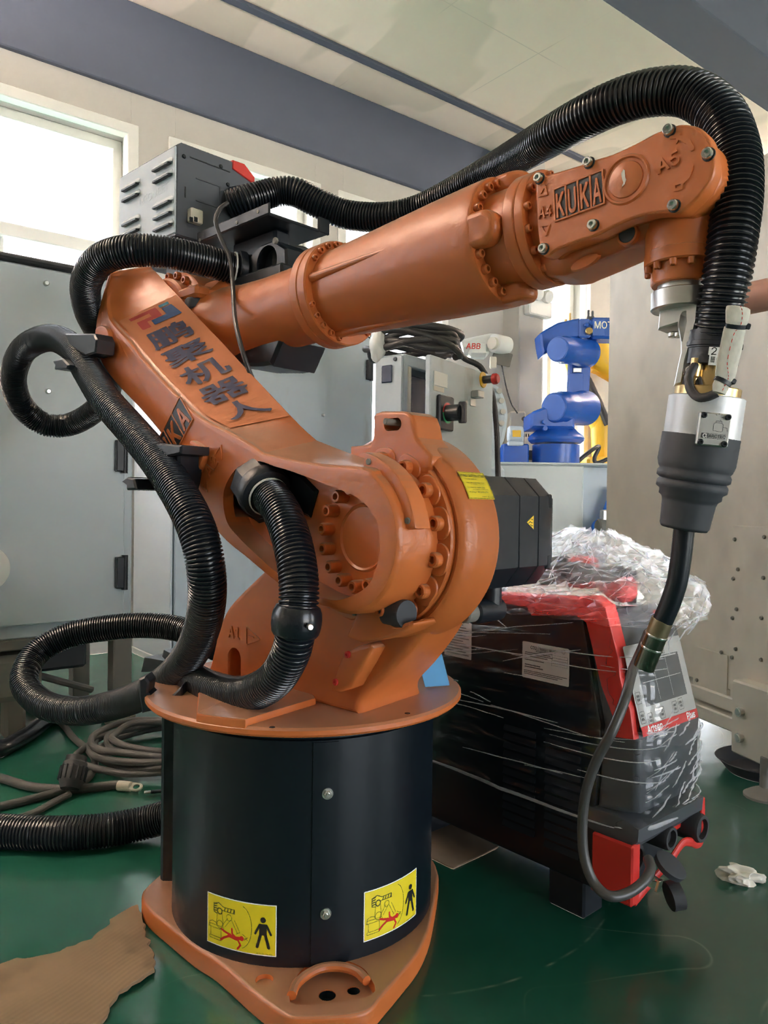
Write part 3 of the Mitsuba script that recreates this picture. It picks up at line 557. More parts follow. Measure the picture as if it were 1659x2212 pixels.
# ------------------------------------------------------------------ beige sheet metal enclosure on the right
def enclosure():
    A = atz(1515, 1545, .12); B = atz(1625, 1590, .12); d = (A - B)[:2]; d /= np.linalg.norm(d); D = np.array([d[0], d[1], 0]); N = np.array([D[1] * -1, D[0], 0]); N = N if N[0] < 0 else -N
    M = np.eye(4); M[:3, 0], M[:3, 1], M[:3, 2] = D, -N, [0, 0, 1]; M[:3, 1] = np.cross([0, 0, 1], D); M[:3, 3] = [A[0], A[1], 0]
    out = np.sign((EYE - A) @ M[:3, 1])                     # side of the face that looks to the camera
    def on(px, py): r = ray(px, py); p = EYE + r * (((A - EYE) @ M[:3, 1]) / (r @ M[:3, 1])) - M[:3, 3]; return np.array([p @ D, p[2]])
    xe = on(1312, 900)[0]; zt = 1.66
    c = thing('machine_enclosure', 'beige sheet metal machine enclosure with bolted panels at the right edge', 'machine')
    Yb = lambda a, b: (min(-out * a, -out * b) if False else min(out * a, out * b), max(out * a, out * b))
    y0, y1 = Yb(0, -.6)
    put('body', bx(-.75, xe, y0, y1, .22, zt, .004), 'steel_panel', c, M=M)
    y0, y1 = Yb(.006, -.3)
    put('bottom_rail', cat(bx(-.75, xe, *Yb(.02, -.05), .115, .155, .004), bx(-.75, xe, *Yb(.012, -.05), .165, .205, .004)), 'beige_paint', c, M=M)
    # bolted cover panels
    px_ = [((1586, 1135), (1659, 1335)), ((1582, 1330), (1659, 1520)), ((1500, 1395), (1572, 1495))]
    dsc = plyd(lathe([(0, .005), (.004, .005), (.0055, .0025), (.0055, 0), (0, 0)], 12), 'dusty_steel', smooth=35)
    for (a, b) in px_:
        p, q = on(*a), on(*b); x0, x1 = min(p[0], q[0]), max(p[0], q[0]); z0, z1 = on((a[0]), b[1])[1], p[1]
        k = put('cover_panel', bx(x0 - (.25 if b[0] > 1650 else 0), x1, *Yb(.003, -.01), min(z0, z1), max(z0, z1), .001), 'steel_panel', c, M=M)
    for (x, y) in ((1590, 1165), (1654, 1160), (1597, 1230), (1587, 1250), (1652, 1248), (1594, 1316), (1648, 1335), (1585, 1335), (1592, 1402), (1647, 1425), (1561, 1409), (1584, 1420), (1508, 1469), (1590, 1486), (1625, 1500)):
        X, Z = on(x, y); rep('screw', dsc, c, M @ fr([X, out * .003, Z], [0, out, 0]))
    p, q = on(1640, 1505), on(1640, 1640); 
    k = put('foot_bracket', bx(p[0] - .12, p[0] + .045, *Yb(.05, 0), .075, .27, .005), 'beige_paint', c, M=M)
    db = plyd(lathe([(0, .014), (.008, .014), (.009, .012), (.012, .012), (.012, 0), (0, 0)], 16), 'steel', smooth=35)
    for (x, y) in ((1648, 1535), (1645, 1590)): X, Z = on(x, y); rep('bolt', db, k, M @ fr([p[0] + .005, out * .05, Z - .005], [0, out, 0]))
    fz = M @ np.array([p[0] - .0, out * .06, 0, 1])
    f0 = atz(1652, 1722, 0)
    put('leveling_foot', xf(lathe([(0, 0), (.05, 0), (.05, .006), (.03, .018), (.013, .026), (.012, .10), (0, .10)], 30), mov(f0[0], f0[1], 0)), 'dusty_steel', c)
    b = atz(1640, 1668, 0)
    one('black_tray', xf(lathe([(0, .0), (.10, 0), (.125, .03), (.132, .034), (.128, .036), (.118, .032), (.095, .006), (0, .006)], 40), mov(b[0] + .02, b[1], 0)), 'black_rubber', 'shallow black rubber tray on the floor beneath the beige enclosure', 'tray')
enclosure()
P = [at(1700, 628, 1.42), at(1640, 640, 1.46), at(1570, 655, 1.52), at(1500, 668, 1.6)]
one('padded_pipe', tube(P, [.032] * 1 if False else .030, 24, 8), 'skin_pink', 'blurry salmon pink padded pipe crossing behind the upright black hose', 'pipe')
# ------------------------------------------------------------------ the big orange robot (robot frame: u forward, s sideways, z up)
ROB = thing('industrial_robot', 'large orange industrial robot arm on a black cylindrical base in the centre', 'robot')
A2 = np.array([.268, .68])
def bolt_mesh(r, h, n=18): return lathe([(0, h * .35), (r * .52, h * .35), (r * .52, h), (r * .82, h), (r, h * .82), (r, 0), (0, 0)], n)
BM = {}
def bolts(parent, r, h, places, mat='orange', name='bolt'):
    if (r, h, mat) not in BM: BM[r, h, mat] = plyd(bolt_mesh(r, h), mat, smooth=35)
    for o, z in places: rep(name, BM[r, h, mat], parent, MR @ fr(o, z))
def wp(px, py, z): return atz(px, py, z)[:2]
# base plate on the floor
out_ = [wp(x, y, .036) for x, y in ((306, 1932), (322, 1908), (366, 1872), (430, 1835), (520, 1800), (650, 1782), (780, 1786), (880, 1818), (930, 1850), (946, 1882), (946, 1905), (937, 1962), (925, 2012), (903, 2058), (868, 2102), (828, 2148), (792, 2184), (720, 2196), (640, 2198), (622, 2194), (600, 2182), (548, 2144), (470, 2076), (420, 2044), (364, 1999), (321, 1962))]
bp = prism(cr(out_, 4, True), 0, .036, .006, 3)
pk = np.array([wp(x, y, .022) for x, y in ((632, 2150), (640, 2192), (800, 2172), (795, 2125), (770, 2103), (735, 2094), (693, 2096), (655, 2112))])
bp = cut(bp, prism(cr(pk, 4, True), .020, .05), xf(lathe([(0, .008), (.0125, .008), (.0125, .05), (0, .05)], 24), mov(*wp(707, 2150, .02), 0)), xf(lathe([(0, .008), (.0095, .008), (.0095, .05), (0, .05)], 24), mov(*wp(764, 2140, .02), 0)),
         xf(lathe([(0, .008), (.009, .008), (.009, .05), (0, .05)], 24), mov(*wp(363, 1897, .036), 0)), xf(lathe([(0, .030), (.012, .030), (.016, .05), (0, .05)], 24), mov(*wp(571, 2116, .036), 0)))
BP = put('base_plate', bp, 'orange', ROB, 30)
for (x, y, r, z) in ((707, 2150, .0122, .02), (764, 2140, .0092, .02), (363, 1897, .0088, .036)): put('bolt_hole', xf(lathe([(0, .0081), (r, .0081), (r, z - .001), (r - .0008, z - .001), (r - .0008, .009), (0, .009)], 24), mov(*wp(x, y, z), 0)), 'black_satin', BP)
lip = [wp(x, y, .036) for x, y in ((630, 2152), (640, 2128), (665, 2106), (697, 2092), (735, 2090), (770, 2100), (792, 2120))]
put('pocket_rim', tube([(*p, .037) for p in lip], .007, 10), 'orange', BP)
RC = .226
BC = put('base_cover', lathe([(RC - .01, .036), (RC, .036), (RC, .374), (RC - .004, .376), (RC - .004, .394), (0, .394), (0, .036)], 96), 'black_satin', ROB, M=mov(*P0[:2], 0))
def cang(px, py):                                             # angle on the cover of the point seen at a pixel
    d = ray(px, py); o = EYE - P0; a = d[:2] @ d[:2]; b = o[:2] @ d[:2]; c = o[:2] @ o[:2] - RC ** 2; t = (-b - math.sqrt(b * b - a * c)) / a; p = o + d * t
    return math.atan2(p[1], p[0]), p[2]
sa = cang(702, 1800)[0]
V = [];  th = np.linspace(-.012, .012, 5) / RC
seam = np.array([[P0[0] + (RC + dr_) * math.cos(sa + t * 1.6), P0[1] + (RC + dr_) * math.sin(sa + t * 1.6), z] for z in (.037, .372) for dr_ in (-.004, .0022) for t in th])
put('seam_strip', from_man(m3.Manifold.hull_points(seam.astype(np.float32))), 'black_satin', BC)
for px, py in ((707, 1713), (703, 1972)):
    a, z = cang(px, py); o = np.array([P0[0] + (RC + .002) * math.cos(a), P0[1] + (RC + .002) * math.sin(a), z]); n = [math.cos(a), math.sin(a), 0]
    put('nut', cat(xf(lathe([(0, 0), (.0085, 0), (.0085, .0015), (0, .0015)], 24), fr(o, n)), xf(lathe([(0, .0015), (.0062, .0015), (.0062, .0055), (.005, .0065), (0, .0065)], 6), fr(o, n)), xf(lathe([(0, 0), (.003, 0), (.003, .009), (0, .009)], 12), fr(o, n))), 'steel', BC)
# warning stickers on the cover
def man(c, s, col=BLACK):
    g = unary_union([Point(0, .93).buffer(.095), line([(-.10, .74), (.10, .74)], .12), sbox(-.13, .42, .13, .80), line([(-.12, .76), (-.27, .46)], .075), line([(.12, .76), (.27, .46)], .075), line([(-.08, .45), (-.20, .02)], .10), line([(.08, .45), (.20, .02)], .10)])
    return affinity.translate(affinity.scale(g, s, s, origin=(0, 0)), *c), col
def warn(px0, py0, px1, py1):
    (a0, z1), (a1, z0) = cang(px0, py0), cang(px1, py1); w = abs(a1 - a0) * RC; h = .077; z0 = z0
    W, H = w, h
    Lr = [(sbox(0, 0, W, H), WHITE), (sbox(.0016, .0016, W - .0016, H - .0016), YEL)]
    sx = W / .095
    def S(pts): return [(x * W, y * H) for x, y in pts]
    ln = []
    P_ = lambda pts, wd=.0006: ln.append(line(S(pts), wd))
    # robot drawn in thin black lines
    ln += [affinity.translate(affinity.scale(Point(0, 0).buffer(.0062).difference(Point(0, 0).buffer(.0054)), 1, 1), .22 * W, .44 * H), Point(.215 * W, .70 * H).buffer(.0052).difference(Point(.215 * W, .70 * H).buffer(.0036)), Point(.36 * W, .62 * H).buffer(.005).difference(Point(.36 * W, .62 * H).buffer(.0044))]
    P_([(.16, .42), (.18, .70)]); P_([(.27, .46), (.25, .70)]); P_([(.12, .82), (.12, .66), (.17, .64)], .0012); P_([(.12, .82), (.2, .86), (.27, .80)], .0012); P_([(.25, .73), (.44, .72), (.44, .80), (.27, .80)], .0009)
    for k in range(4): P_([(.12, .82 - .045 * k), (.17, .83 - .045 * k)], .0016); P_([(.29 + .045 * k, .73), (.30 + .045 * k, .79)], .0015)
    P_([(.05, .34), (.05, .44), (.1, .47), (.16, .45)]); P_([(.04, .34), (.04, .40), (.28, .40), (.28, .34), (.04, .34)]); P_([(.07, .34), (.07, .17), (.24, .17), (.24, .34)]); P_([(.05, .12), (.24, .12), (.24, .17), (.05, .17), (.05, .12)])
    P_([(.34, .60), (.25, .42)]); P_([(.38, .58), (.30, .42)]); P_([(.40, .58), (.48, .36)]); P_([(.44, .60), (.52, .38), (.47, .34)]); P_([(.40, .40), (.42, .30), (.56, .26), (.62, .30), (.55, .36)]); P_([(.58, .25), (.63, .31)]); P_([(.58, .31), (.63, .25)])
    arc = line([(W * (.52 + .16 * math.sin(t)), H * (.5 + .42 * math.cos(t))) for t in np.linspace(.25, math.pi - .25, 16)], .0007); ln.append(arc)
    Lr.append((unary_union(ln), (.03, .028, .01)))
    R_ = unary_union([Point(.545 * W, .275 * H).buffer(.0038), line(S([(.37, .28), (.47, .25)]), .0058), line(S([(.47, .26), (.52, .27)]), .005), line(S([(.38, .30), (.30, .33), (.25, .36)]), .0034), line(S([(.37, .27), (.29, .21), (.24, .15)]), .0034), line(S([(.46, .27), (.41, .33), (.405, .42)]), .003), line(S([(.49, .24), (.53, .14), (.49, .06)]), .003)])
    Lr.append((R_, RED)); Lr.append(man((.83 * W, .16 * H), .58 * H)); Lr.append((affinity.scale(centred(text_shape('Art.Nr. 00-104-550', .0018), .85 * W, .045 * H), 1, 1), (.2, .17, .02)))
    return decal('warning_sticker', [(q, c) for q, c in Lr], lambda x, y, hh: np.c_[P0[0] + (RC + hh) * np.cos(a0 + np.asarray(x) / RC * (1 if a1 > a0 else -1)), P0[1] + (RC + hh) * np.sin(a0 + np.asarray(x) / RC * (1 if a1 > a0 else -1)), z0 + np.asarray(y)], BC, strip=.007, label='yellow warning sticker showing a robot and a falling person')
warn(449, 1925, 597, 2067); warn(786, 1935, 898, 1975)
o = np.array([-.395, 1.44])
k = put('connector_box', bx(o[0] - .005, o[0] + .10, o[1] - .05, o[1] + .16, .03, .345, .006), 'black_satin', ROB); put('connector_cover', bx(o[0], o[0] + .09, o[1] - .045, o[1] + .15, .345, .385, .006), 'dark_grey', k)
# turntable plate and rotating column
RT = .274
ledge = Polygon([wp(x, y, .417) for x, y in ((424, 1545), (440, 1556), (495, 1566), (560, 1545), (682, 1508), (650, 1440), (430, 1478))]).intersection(Point(*P0[:2]).buffer(RT - .001, 48))
TP = put('turntable', add_(xf(lathe([(0, .393), (RT - .004, .393), (RT, .397), (RT, .4035), (RT - .004, .407), (0, .407)], 120), mov(*P0[:2], 0)), prism(np.array(ledge.exterior.coords[:-1]), .40, .418, .004, 2)), 'orange', ROB, 30)
dh = plyd(lathe([(0, .0006), (.004, .0006), (.0045, 0), (0, 0)], 14), 'black_satin', smooth=35)
for x, y in ((588, 1571), (880, 1541), (985, 1470)): p = wp(x, y, .407); rep('screw_hole', dh, TP, mov(p[0], p[1], .407))
S0 = -.072
col = uzs([(440, 1505), (450, 1440), (466, 1372), (478, 1335), (500, 1300), (560, 1240), (640, 1165), (760, 1040), (880, 1040), (960, 1100), (985, 1180), (978, 1262), (945, 1330), (890, 1400), (832, 1460), (783, 1508), (772, 1532)], S0)
col[0, 1] = col[-1, 1] = .404
cbk = col.copy()
for i, (x, y) in {9: (1050, 1100), 10: (1066, 1165), 11: (1056, 1225), 12: (1028, 1292), 13: (988, 1365), 14: (943, 1425), 15: (902, 1472), 16: (904, 1500)}.items(): cbk[i] = uz(x, y, .088)
cbk[-1, 1] = .404; dense = lambda q: np.vstack([cr(q, 5), ])
cF, cB = dense(col), dense(cbk)
if (cF[:, 0] * np.roll(cF[:, 1], -1) - np.roll(cF[:, 0], -1) * cF[:, 1]).sum() < 0: cF, cB = cF[::-1], cB[::-1]
cF[:, 1] = np.maximum(cF[:, 1], .403); cB[:, 1] = np.maximum(cB[:, 1], .403)
lay = lambda p, s: np.c_[p[:, 0], np.full(len(p), s), p[:, 1]]
Ls = [lay(inset(cF, .012), S0), lay(inset(cF, .0055), S0 + .002), lay(inset(cF, .0015), S0 + .006), lay(cF, S0 + .012), lay(cB, .088), lay(inset(cB, .006), .098)]
V, F, n = loft(Ls); cm = Tm(V, np.vstack(F + [captri(cF)[:, ::-1], captri(cB) + (len(Ls) - 1) * n])); cm.invert() if cm.volume < 0 else None
hole = uz(506, 1442, S0)
cm = cut(cm, sprism(capsule(hole[0], hole[1], .040, .072), S0 - .05, S0 + .05))
CM = put('rotating_column', xf(cm, MR), 'orange', ROB, 32)
hr = capsule(hole[0], hole[1], .046, .078); put('cable_hole', xf(sprism(capsule(hole[0], hole[1], .0395, .0715), S0 + .046, S0 + .049), MR), 'black_satin', CM)
boss = uzs([(747, 1410), (775, 1396), (802, 1388), (812, 1400), (790, 1440), (764, 1484), (738, 1494), (720, 1492), (732, 1450)], S0 - .02)
put('boss', xf(sprism(ccw(boss), S0 - .028, S0 + .01, .007, 3), MR), 'orange', CM)
dp_ = plyd(lathe([(0, .0025), (.0022, .0025), (.0022, .004), (.005, .004), (.0055, 0), (0, 0)], 18), 'red_plastic', smooth=35)
for x, y in ((748, 1413), (722, 1472)): u, z = uz(x, y, S0 - .028); rep('red_plug', dp_, CM, MR @ fr([u + .004, S0 - .027, z], [0, -1, 0]))
def raised(t, p0, p1, h, s, parent, sx=1.0, depth=.0026, mat='orange', name='lettering'):
    M, L = onplane(p0, p1, s); return put(name, xf(text2(t, h, sx), M @ np.diag([1, 1, depth / .001, 1])), mat, parent)
raised('A1', (493, 1375), (521, 1382), .021, S0, CM)
def arrow_tri(p, s, parent, mat='orange', w=.0022):
    pts = uzs(p, s); g = LineString([*pts, pts[0]]).buffer(w / 2, 3); return put('arrow_mark', xf(xf(poly3(g, s - .0016, s + .001), np.eye(4)) if False else sprism_geom(g, s - .0018, s + .002), MR), mat, parent)
def sprism_geom(g, s0, s1):
    m = poly3(g, s0, s1); m.apply_transform(SWAP); m.invert() if m.volume < 0 else None; return m
arrow_tri([(533, 1354), (562, 1381), (533, 1392)], S0, CM)
put('minus_mark', xf(sprism_geom(line(uzs([(538, 1374), (548, 1377)], S0), .003), S0 - .0018, S0 + .001), MR), 'orange', CM)
# shoulder housing round the second axis
S1 = -.088
MA = np.eye(4); MA[:3, 0], MA[:3, 1], MA[:3, 2], MA[:3, 3] = [1, 0, 0], [0, 0, 1], [0, -1, 0], [A2[0], 0, A2[1]]     # lathe axis = -s (towards the viewer)
def ringl(prof, n=96): return xf(lathe([(r, -s) for r, s in prof], n), MR @ MA)
SH = put('shoulder_housing', ringl([(0, S1), (.128, S1), (.130, S1 + .003), (.130, S1 + .009), (.134, S1 + .009), (.1365, S1 + .006), (.1400, S1 + .0075), (.1455, S1 + .013), (.1495, S1 + .022), (.1505, S1 + .030), (.1505, -.012), (.1465, -.004), (.13, .004), (0, .004)]), 'orange', ROB, 32)
ang = [math.radians(a) for a in np.arange(-64, 140, 25.2)] + [math.radians(a) for a in (165, 190)]
for a in ang:
    c = A2 + .112 * np.array([math.cos(a), math.sin(a)])
    pad = affinity.rotate(Polygon(capsule(c[0], c[1], .034, .046)), math.degrees(a), origin=tuple(c))
    put('bolt_pad', xf(sprism(ccw(np.array(pad.exterior.coords[:-1])), S1 - .004, S1 + .002, .003, 2), MR), 'orange', SH)
bolts(SH, .0105, .012, [((A2[0] + .112 * math.cos(a), S1 - .004, A2[1] + .112 * math.sin(a)), (0, -1, 0)) for a in ang])
eye = uzs([(757, 1025), (757, 964), (800, 960), (806, 945), (808, 912), (806, 900), (812, 892), (824, 888), (876, 888), (890, 896), (897, 915), (902, 945), (912, 958), (935, 985), (925, 1025)], S1)
em_ = sprism(ccw(eye), S1 - .002, -.03, .006, 3)
hc = uz(850, 917, S1); em_ = cut(em_, sprism(affinity.rotate(Polygon(capsule(hc[0], hc[1], .018, .034)), 90).exterior.coords[:-1], S1 - .03, .05))
put('lifting_eye', xf(em_, MR), 'orange', SH)
put('eye_pin', cat(xf(cyl((hc[0] - .002, S1 - .016, hc[1] + .003), (0.15, 1, 0), .0048, .10, 16, .001), MR)), 'dusty_steel', SH)
# caution sticker on the housing's rim
def yellow_label():
    A_, B_ = uz(963, 1025, -.045), None; th1 = math.radians(38); W, H = .058, .043
    Lr = [(sbox(0, 0, W, H), YEL), (sbox(.001, .001, W - .001, H - .001).difference(sbox(.0016, .0016, W - .0016, H - .0016)), (.05, .04, .01))]
    Lr.append((centred(text_shape('ACHTUNG! CAUTION! ATTENTION', .0040, .74), W / 2, H - .0065), (.06, .05, .01)))
    for k, (t, x) in enumerate((('Vor Entfernen des Motors', .004), ('Robotersystem gegen Kippen sichern!', .004), ('Only remove motor when robot axis is secured!', .003), ('Avant demontage du moteur bloquer l axe du robot!', .003))):
        Lr.append((affinity.translate(text_shape(t, .0023, .56 if k > 1 else .75, False), x, H - .0135 - .0060 * k - (.0015 if k > 1 else 0) - (.001 if k > 2 else 0)), (.06, .05, .01)))
    Lr += [(sbox(.012, H - .0222, W - .010, H - .0219), (.06, .05, .01)), (sbox(.012, H - .0296, W - .010, H - .0293), (.06, .05, .01)), (centred(text_shape('Artikel-Nr. 00-110-565', .0018, 1, False), W - .016, .003), (.06, .05, .01))]
    R_ = .1509
    def place(x, y, h):
        a = th1 + (np.asarray(y) - H) / R_; s = S1 + .0225 + np.asarray(x); rr = R_ + h
        return (np.c_[A2[0] + rr * np.cos(a), s, A2[1] + rr * np.sin(a), np.ones_like(s)] @ MR.T)[:, :3]
    def place2(x, y, h): return place(x, y, h)
    Lr2 = []
    for g, c in Lr:                                           # narrow strips across the curve: swap axes for the strip cutter
        Lr2.append((affinity.affine_transform(g, [0, 1, 1, 0, 0, 0]), c))
    decal('caution_sticker', Lr2, lambda x, y, h: place2(y, x, h), SH, strip=.006, label='yellow caution sticker with three languages')
yellow_label()
# bumper and its bracket, stop rib
br = uzs([(772, 1348), (790, 1312), (812, 1293), (842, 1289), (846, 1334), (866, 1351), (905, 1338), (903, 1352), (880, 1366), (840, 1380), (792, 1386), (762, 1374)], -.11)
BR = put('stop_bracket', xf(sprism(ccw(br), -.124, S1 + .02, .005, 3), MR), 'orange', ROB)
b0 = uz(846, 1322, -.112)
put('rubber_bumper', xf(lathe([(0, 0), (.0195, 0), (.0195, .034), (.0185, .036), (0, .036)], 36), MR @ fr([b0[0] - .004, -.112, b0[1]], [1, -.10, .02])), 'grey_rubber', BR)
bolts(BR, .008, .010, [((*[uz(829, 1318, -.125)[0]], -.125, uz(829, 1318, -.125)[1]), (0, -1, 0))])
put('plug_dot', xf(cyl((uz(765, 1323, -.12)[0], -.118, uz(765, 1323, -.12)[1]), (0, -1, 0), .0048, .004, 16, .001), MR), 'dusty_steel', BR)
tab = uzs([(705, 1312), (792, 1308), (784, 1336), (757, 1340)], -.115); put('stop_tab', xf(sprism(ccw(tab), -.117, -.10, .003, 2), MR), 'orange', BR)
# second axis motor
oc = [(.058, .088), (.088, .058), (.088, -.055), (.062, -.088), (-.06, -.088), (-.088, -.06), (-.088, .06), (-.06, .088)]
def ocs(k, du=.0): return np.array([(A2[0] + x * k + du, A2[1] + .005 + y * k) for x, y in oc])
def ringm(profile):
    L = [np.c_[ocs(k)[:, 0], np.full(8, s), ocs(k)[:, 1]] for k, s in profile]; V, F, n = loft(L); t = captri(ocs(1)); V = np.vstack(L)
    m = Tm(V, np.vstack(F + [t, t[:, ::-1] + (len(L) - 1) * n])); m.invert() if m.volume < 0 else None; return m
MO = put('shoulder_motor', xf(ringm([(1.0, .0), (1.0, .128), (.985, .129), (.985, .132), (1.0, .133), (1.0, .183), (.985, .184), (.985, .187), (1.0, .188), (1.0, .222), (.93, .238), (.62, .262)]), MR), 'black_plastic', ROB, 25)
tri = Polygon([(0, 0), (.026, 0), (.013, .023)]); wav = unary_union([line([(.008 + .0 + .0014 * math.sin(j * 1.6), .004 + j * .0018) for j in range(6)], .0012), line([(.013 + .0014 * math.sin(j * 1.6), .004 + j * .0024) for j in range(6)], .0012), line([(.018 + .0014 * math.sin(j * 1.6), .004 + j * .0018) for j in range(6)], .0012)])
ms = np.eye(4); ms[:3, 0], ms[:3, 1], ms[:3, 2] = [0, 0, -1], [0, -1, 0], [1, 0, 0]; ms[:3, 3] = [A2[0] + .088, .172, A2[1] + .034]
decal('hot_surface_sticker', [(tri, BLACK), (tri.buffer(-.0012), (.8, .5, .02)), (wav.intersection(tri.buffer(-.002)), BLACK)], flat_on(MR @ ms), MO, label='yellow triangular hot surface sticker')
for sg in (1, -1): put('notch', xf(bx(A2[0] + .074, A2[0] + .0886, .214, .226, A2[1] + .005 + sg * .05 - .012, A2[1] + .005 + sg * .05 + .012, .002), MR), 'black_satin', MO)
cb = np.array([A2[0] + .03, .12, A2[1] - .083])
put('plug_elbow', xf(cat(cyl(cb + [0, .02, 0], (0, 0, -1), .017, .05, 20, .003), cyl(cb + [-.0, .04, -.04], (0, -1, 0), .019, .07, 22, .003)), MR), 'black_plastic', MO)
put('plug_collar', xf(cyl(cb + [0, -.005, -.04], (0, -1, 0), .015, .05, 24, .002), MR), 'dusty_steel', MO)
# ------------------------------------------------------------------ link arm
LF, LB = -.165, -.085
kp = [  # matching outline points: front face pixel (plane LF) -> back edge pixel (plane LB) or None for the same place
 ((565, 976), (690, 952)), ((535, 954), (665, 930)), ((488, 928), (640, 905)), ((430, 898), (597, 860)), ((374, 845), (543, 803)), ((313, 779), (478, 733)), ((271, 726), (425, 678)), ((240, 690), (385, 634)), ((232, 660), (366, 615)), ((233, 628), (350, 597)), ((240, 594), (336, 584)), ((233, 588), (324, 583)),
 ((214, 655), None), ((204, 706), None), ((208, 745), None), ((216, 784), None), ((249, 831), None), ((299, 884), None), ((350, 945), None), ((395, 1010), None), ((432, 1080), None), ((452, 1130), None), ((482, 1168), None), ((530, 1208), None), ((590, 1258), None), ((645, 1296), None)]
rh = .105
f_, b_ = [], []
for fp_, bp_ in kp:
    a = uz(*fp_, LF); f_.append(a); b_.append(uz(*bp_, LB) if bp_ else a)
f_, b_ = np.array(f_), np.array(b_)
ha = np.radians(np.linspace(252, 428, 14)); hub = np.array([A2 + rh * np.array([math.cos(a), math.sin(a)]) for a in ha])
hubb = np.array([A2 + (rh + .003) * np.array([math.cos(a), math.sin(a)]) for a in ha])
up = cr(np.vstack([hub[-1:], (hub[-1:] * .45 + f_[:1] * .55) + [[-.004, .004]], f_[:9]]), 6); 
front = np.vstack([cr(np.vstack([f_, hub[:1]]), 6)[:-1], cr(np.vstack([hub, hub[-1:] * .5 + f_[:1] * .5 + [[0, -.004]], f_[:1]]), 6)[:-1]])
back = np.vstack([cr(np.vstack([b_, hubb[:1]]), 6)[:-1], cr(np.vstack([hubb, hubb[-1:] * .5 + b_[:1] * .5 + [[0, -.004]], b_[:1]]), 6)[:-1]])
if (front[:, 0] * np.roll(front[:, 1], -1) - np.roll(front[:, 0], -1) * front[:, 1]).sum() < 0: front, back = front[::-1], back[::-1]
def lay(p, s): return np.c_[p[:, 0], np.full(len(p), s), p[:, 1]]
fi = lambda c: inset(front, c)
mix_ = lambda t: front * (1 - t) + back * t
Ls = [lay(fi(.010), LF), lay(fi(.005), LF + .0012), lay(fi(.0018), LF + .0045), lay(front, LF + .010)] + [lay(mix_(t), LF + .010 + t * (LB - LF - .016)) for t in (.25, .5, .75, 1)] + [lay(inset(back, .004), LB)]
V, F, n = loft(Ls); t0 = captri(front); t1 = captri(back)
lm = Tm(V, np.vstack(F + [t0[:, ::-1], t1 + (len(Ls) - 1) * n])); lm.invert() if lm.volume < 0 else None
opn = uzs([(554, 991), (596, 1003), (633, 1014), (710, 1043), (768, 1067), (803, 1098), (822, 1140), (824, 1197), (806, 1256), (777, 1285), (729, 1302), (691, 1294), (650, 1272), (599, 1243), (560, 1209), (515, 1166), (488, 1130), (479, 1080), (487, 1042), (512, 1006)], LF)
ch_ = uzs([(556, 1000), (596, 1008), (630, 1020), (650, 1060), (640, 1120), (600, 1130), (548, 1120), (510, 1090), (505, 1040), (520, 1012)], LF + .05)
op_m = sprism(np.array(Polygon(cr(opn, 5, True)).buffer(-.0035).exterior.coords[:-1]), LF - .03, LF + .046)
lm2 = cut(lm, op_m, sprism(ccw(cr(ch_, 4, True)), LF + .02, LB - .010))
LK = put('link_arm', xf(lm2, MR), 'orange', ROB, 32)
put('gland_dark_backing', xf(sprism(ccw(uzs([(500, 1040), (516, 1002), (600, 1006), (655, 1026), (688, 1060), (672, 1118), (640, 1104), (560, 1130), (510, 1090)], LF + .045)), LF + .040, LB - .008, .004), MR), 'black_satin', LK)  # black block by the fitting, widened as a backing to darken the opening
# hub cover with its ring of bolts
HS = LF + .046
HC = put('hub_cover', ringl([(0, HS - .006), (.043, HS - .006), (.046, HS - .0085), (.049, HS - .006), (.083, HS - .006), (.085, HS - .003), (.085, HS + .01), (0, HS + .01)], 64), 'orange', LK)
bolts(HC, .0096, .020, [((A2[0] + .069 * math.cos(a), HS - .006, A2[1] + .069 * math.sin(a)), (0, -1, 0)) for a in np.radians(np.arange(0, 360, 24) + 4)])
rib = np.array([A2 + r * np.array([math.cos(a), math.sin(a)]) for r, aa in ((.099, np.radians(np.linspace(8, 78, 14))), (.121, np.radians(np.linspace(78, 8, 14)))) for a in aa])
RB = put('stop_rib', xf(sprism(ccw(rib), -.150, -.118, .004, 2), MR), 'orange', LK)
for a in (14, 72): put('plug_dot', xf(cyl((A2[0] + .110 * math.cos(math.radians(a)), -.149, A2[1] + .110 * math.sin(math.radians(a))), (0, -1, 0), .0045, .003, 14, .0008), MR), 'dusty_steel', RB)
# label with the five characters, on the arm's upper face (bilinear patch between the front and back edges)
def fpt(px): return RP(*[uz(*px, LF)[0]], LF, uz(*px, LF)[1])
pa = [RP(a[0], LF + .012, a[1]) for a in f_[[7, 2]]]; pb = [RP(b[0], LB - .006, b[1]) for b in b_[[7, 2]]]
fl, bl = resample(cr(lay(f_[2:8][::-1], LF + .010) @ np.eye(3), 8), .004)[0], resample(cr(lay(b_[2:8][::-1], LB - .006), 8), .004)[0]
def arcp(P): 
    s = np.r_[0, np.cumsum(np.linalg.norm(np.diff(P, axis=0), axis=1))]; return s / s[-1]
def upper(x, y, h):
    """x across the upper face (0 front edge .. 1 back edge), y along it (0 at the elbow .. 1 at the hub)."""
    x, y = np.asarray(x, float), np.asarray(y, float)
    f = np.stack([np.interp(y, arcp(fl), fl[:, k]) for k in range(3)], 1); b = np.stack([np.interp(y, arcp(bl), bl[:, k]) for k in range(3)], 1)
    t = np.gradient(fl, axis=0); d = np.stack([np.interp(y, arcp(fl), t[:, k]) for k in range(3)], 1); nrm = np.cross(b - f, d); nrm /= np.linalg.norm(nrm, axis=1, keepdims=True); nrm *= np.where(nrm[:, 2:] < 0, -1, 1)
    p = f + (b - f) * x[:, None] + nrm * (np.asarray(h) * 1.8 + .0010)
    return (np.c_[p, np.ones(len(p))] @ MR.T)[:, :3]
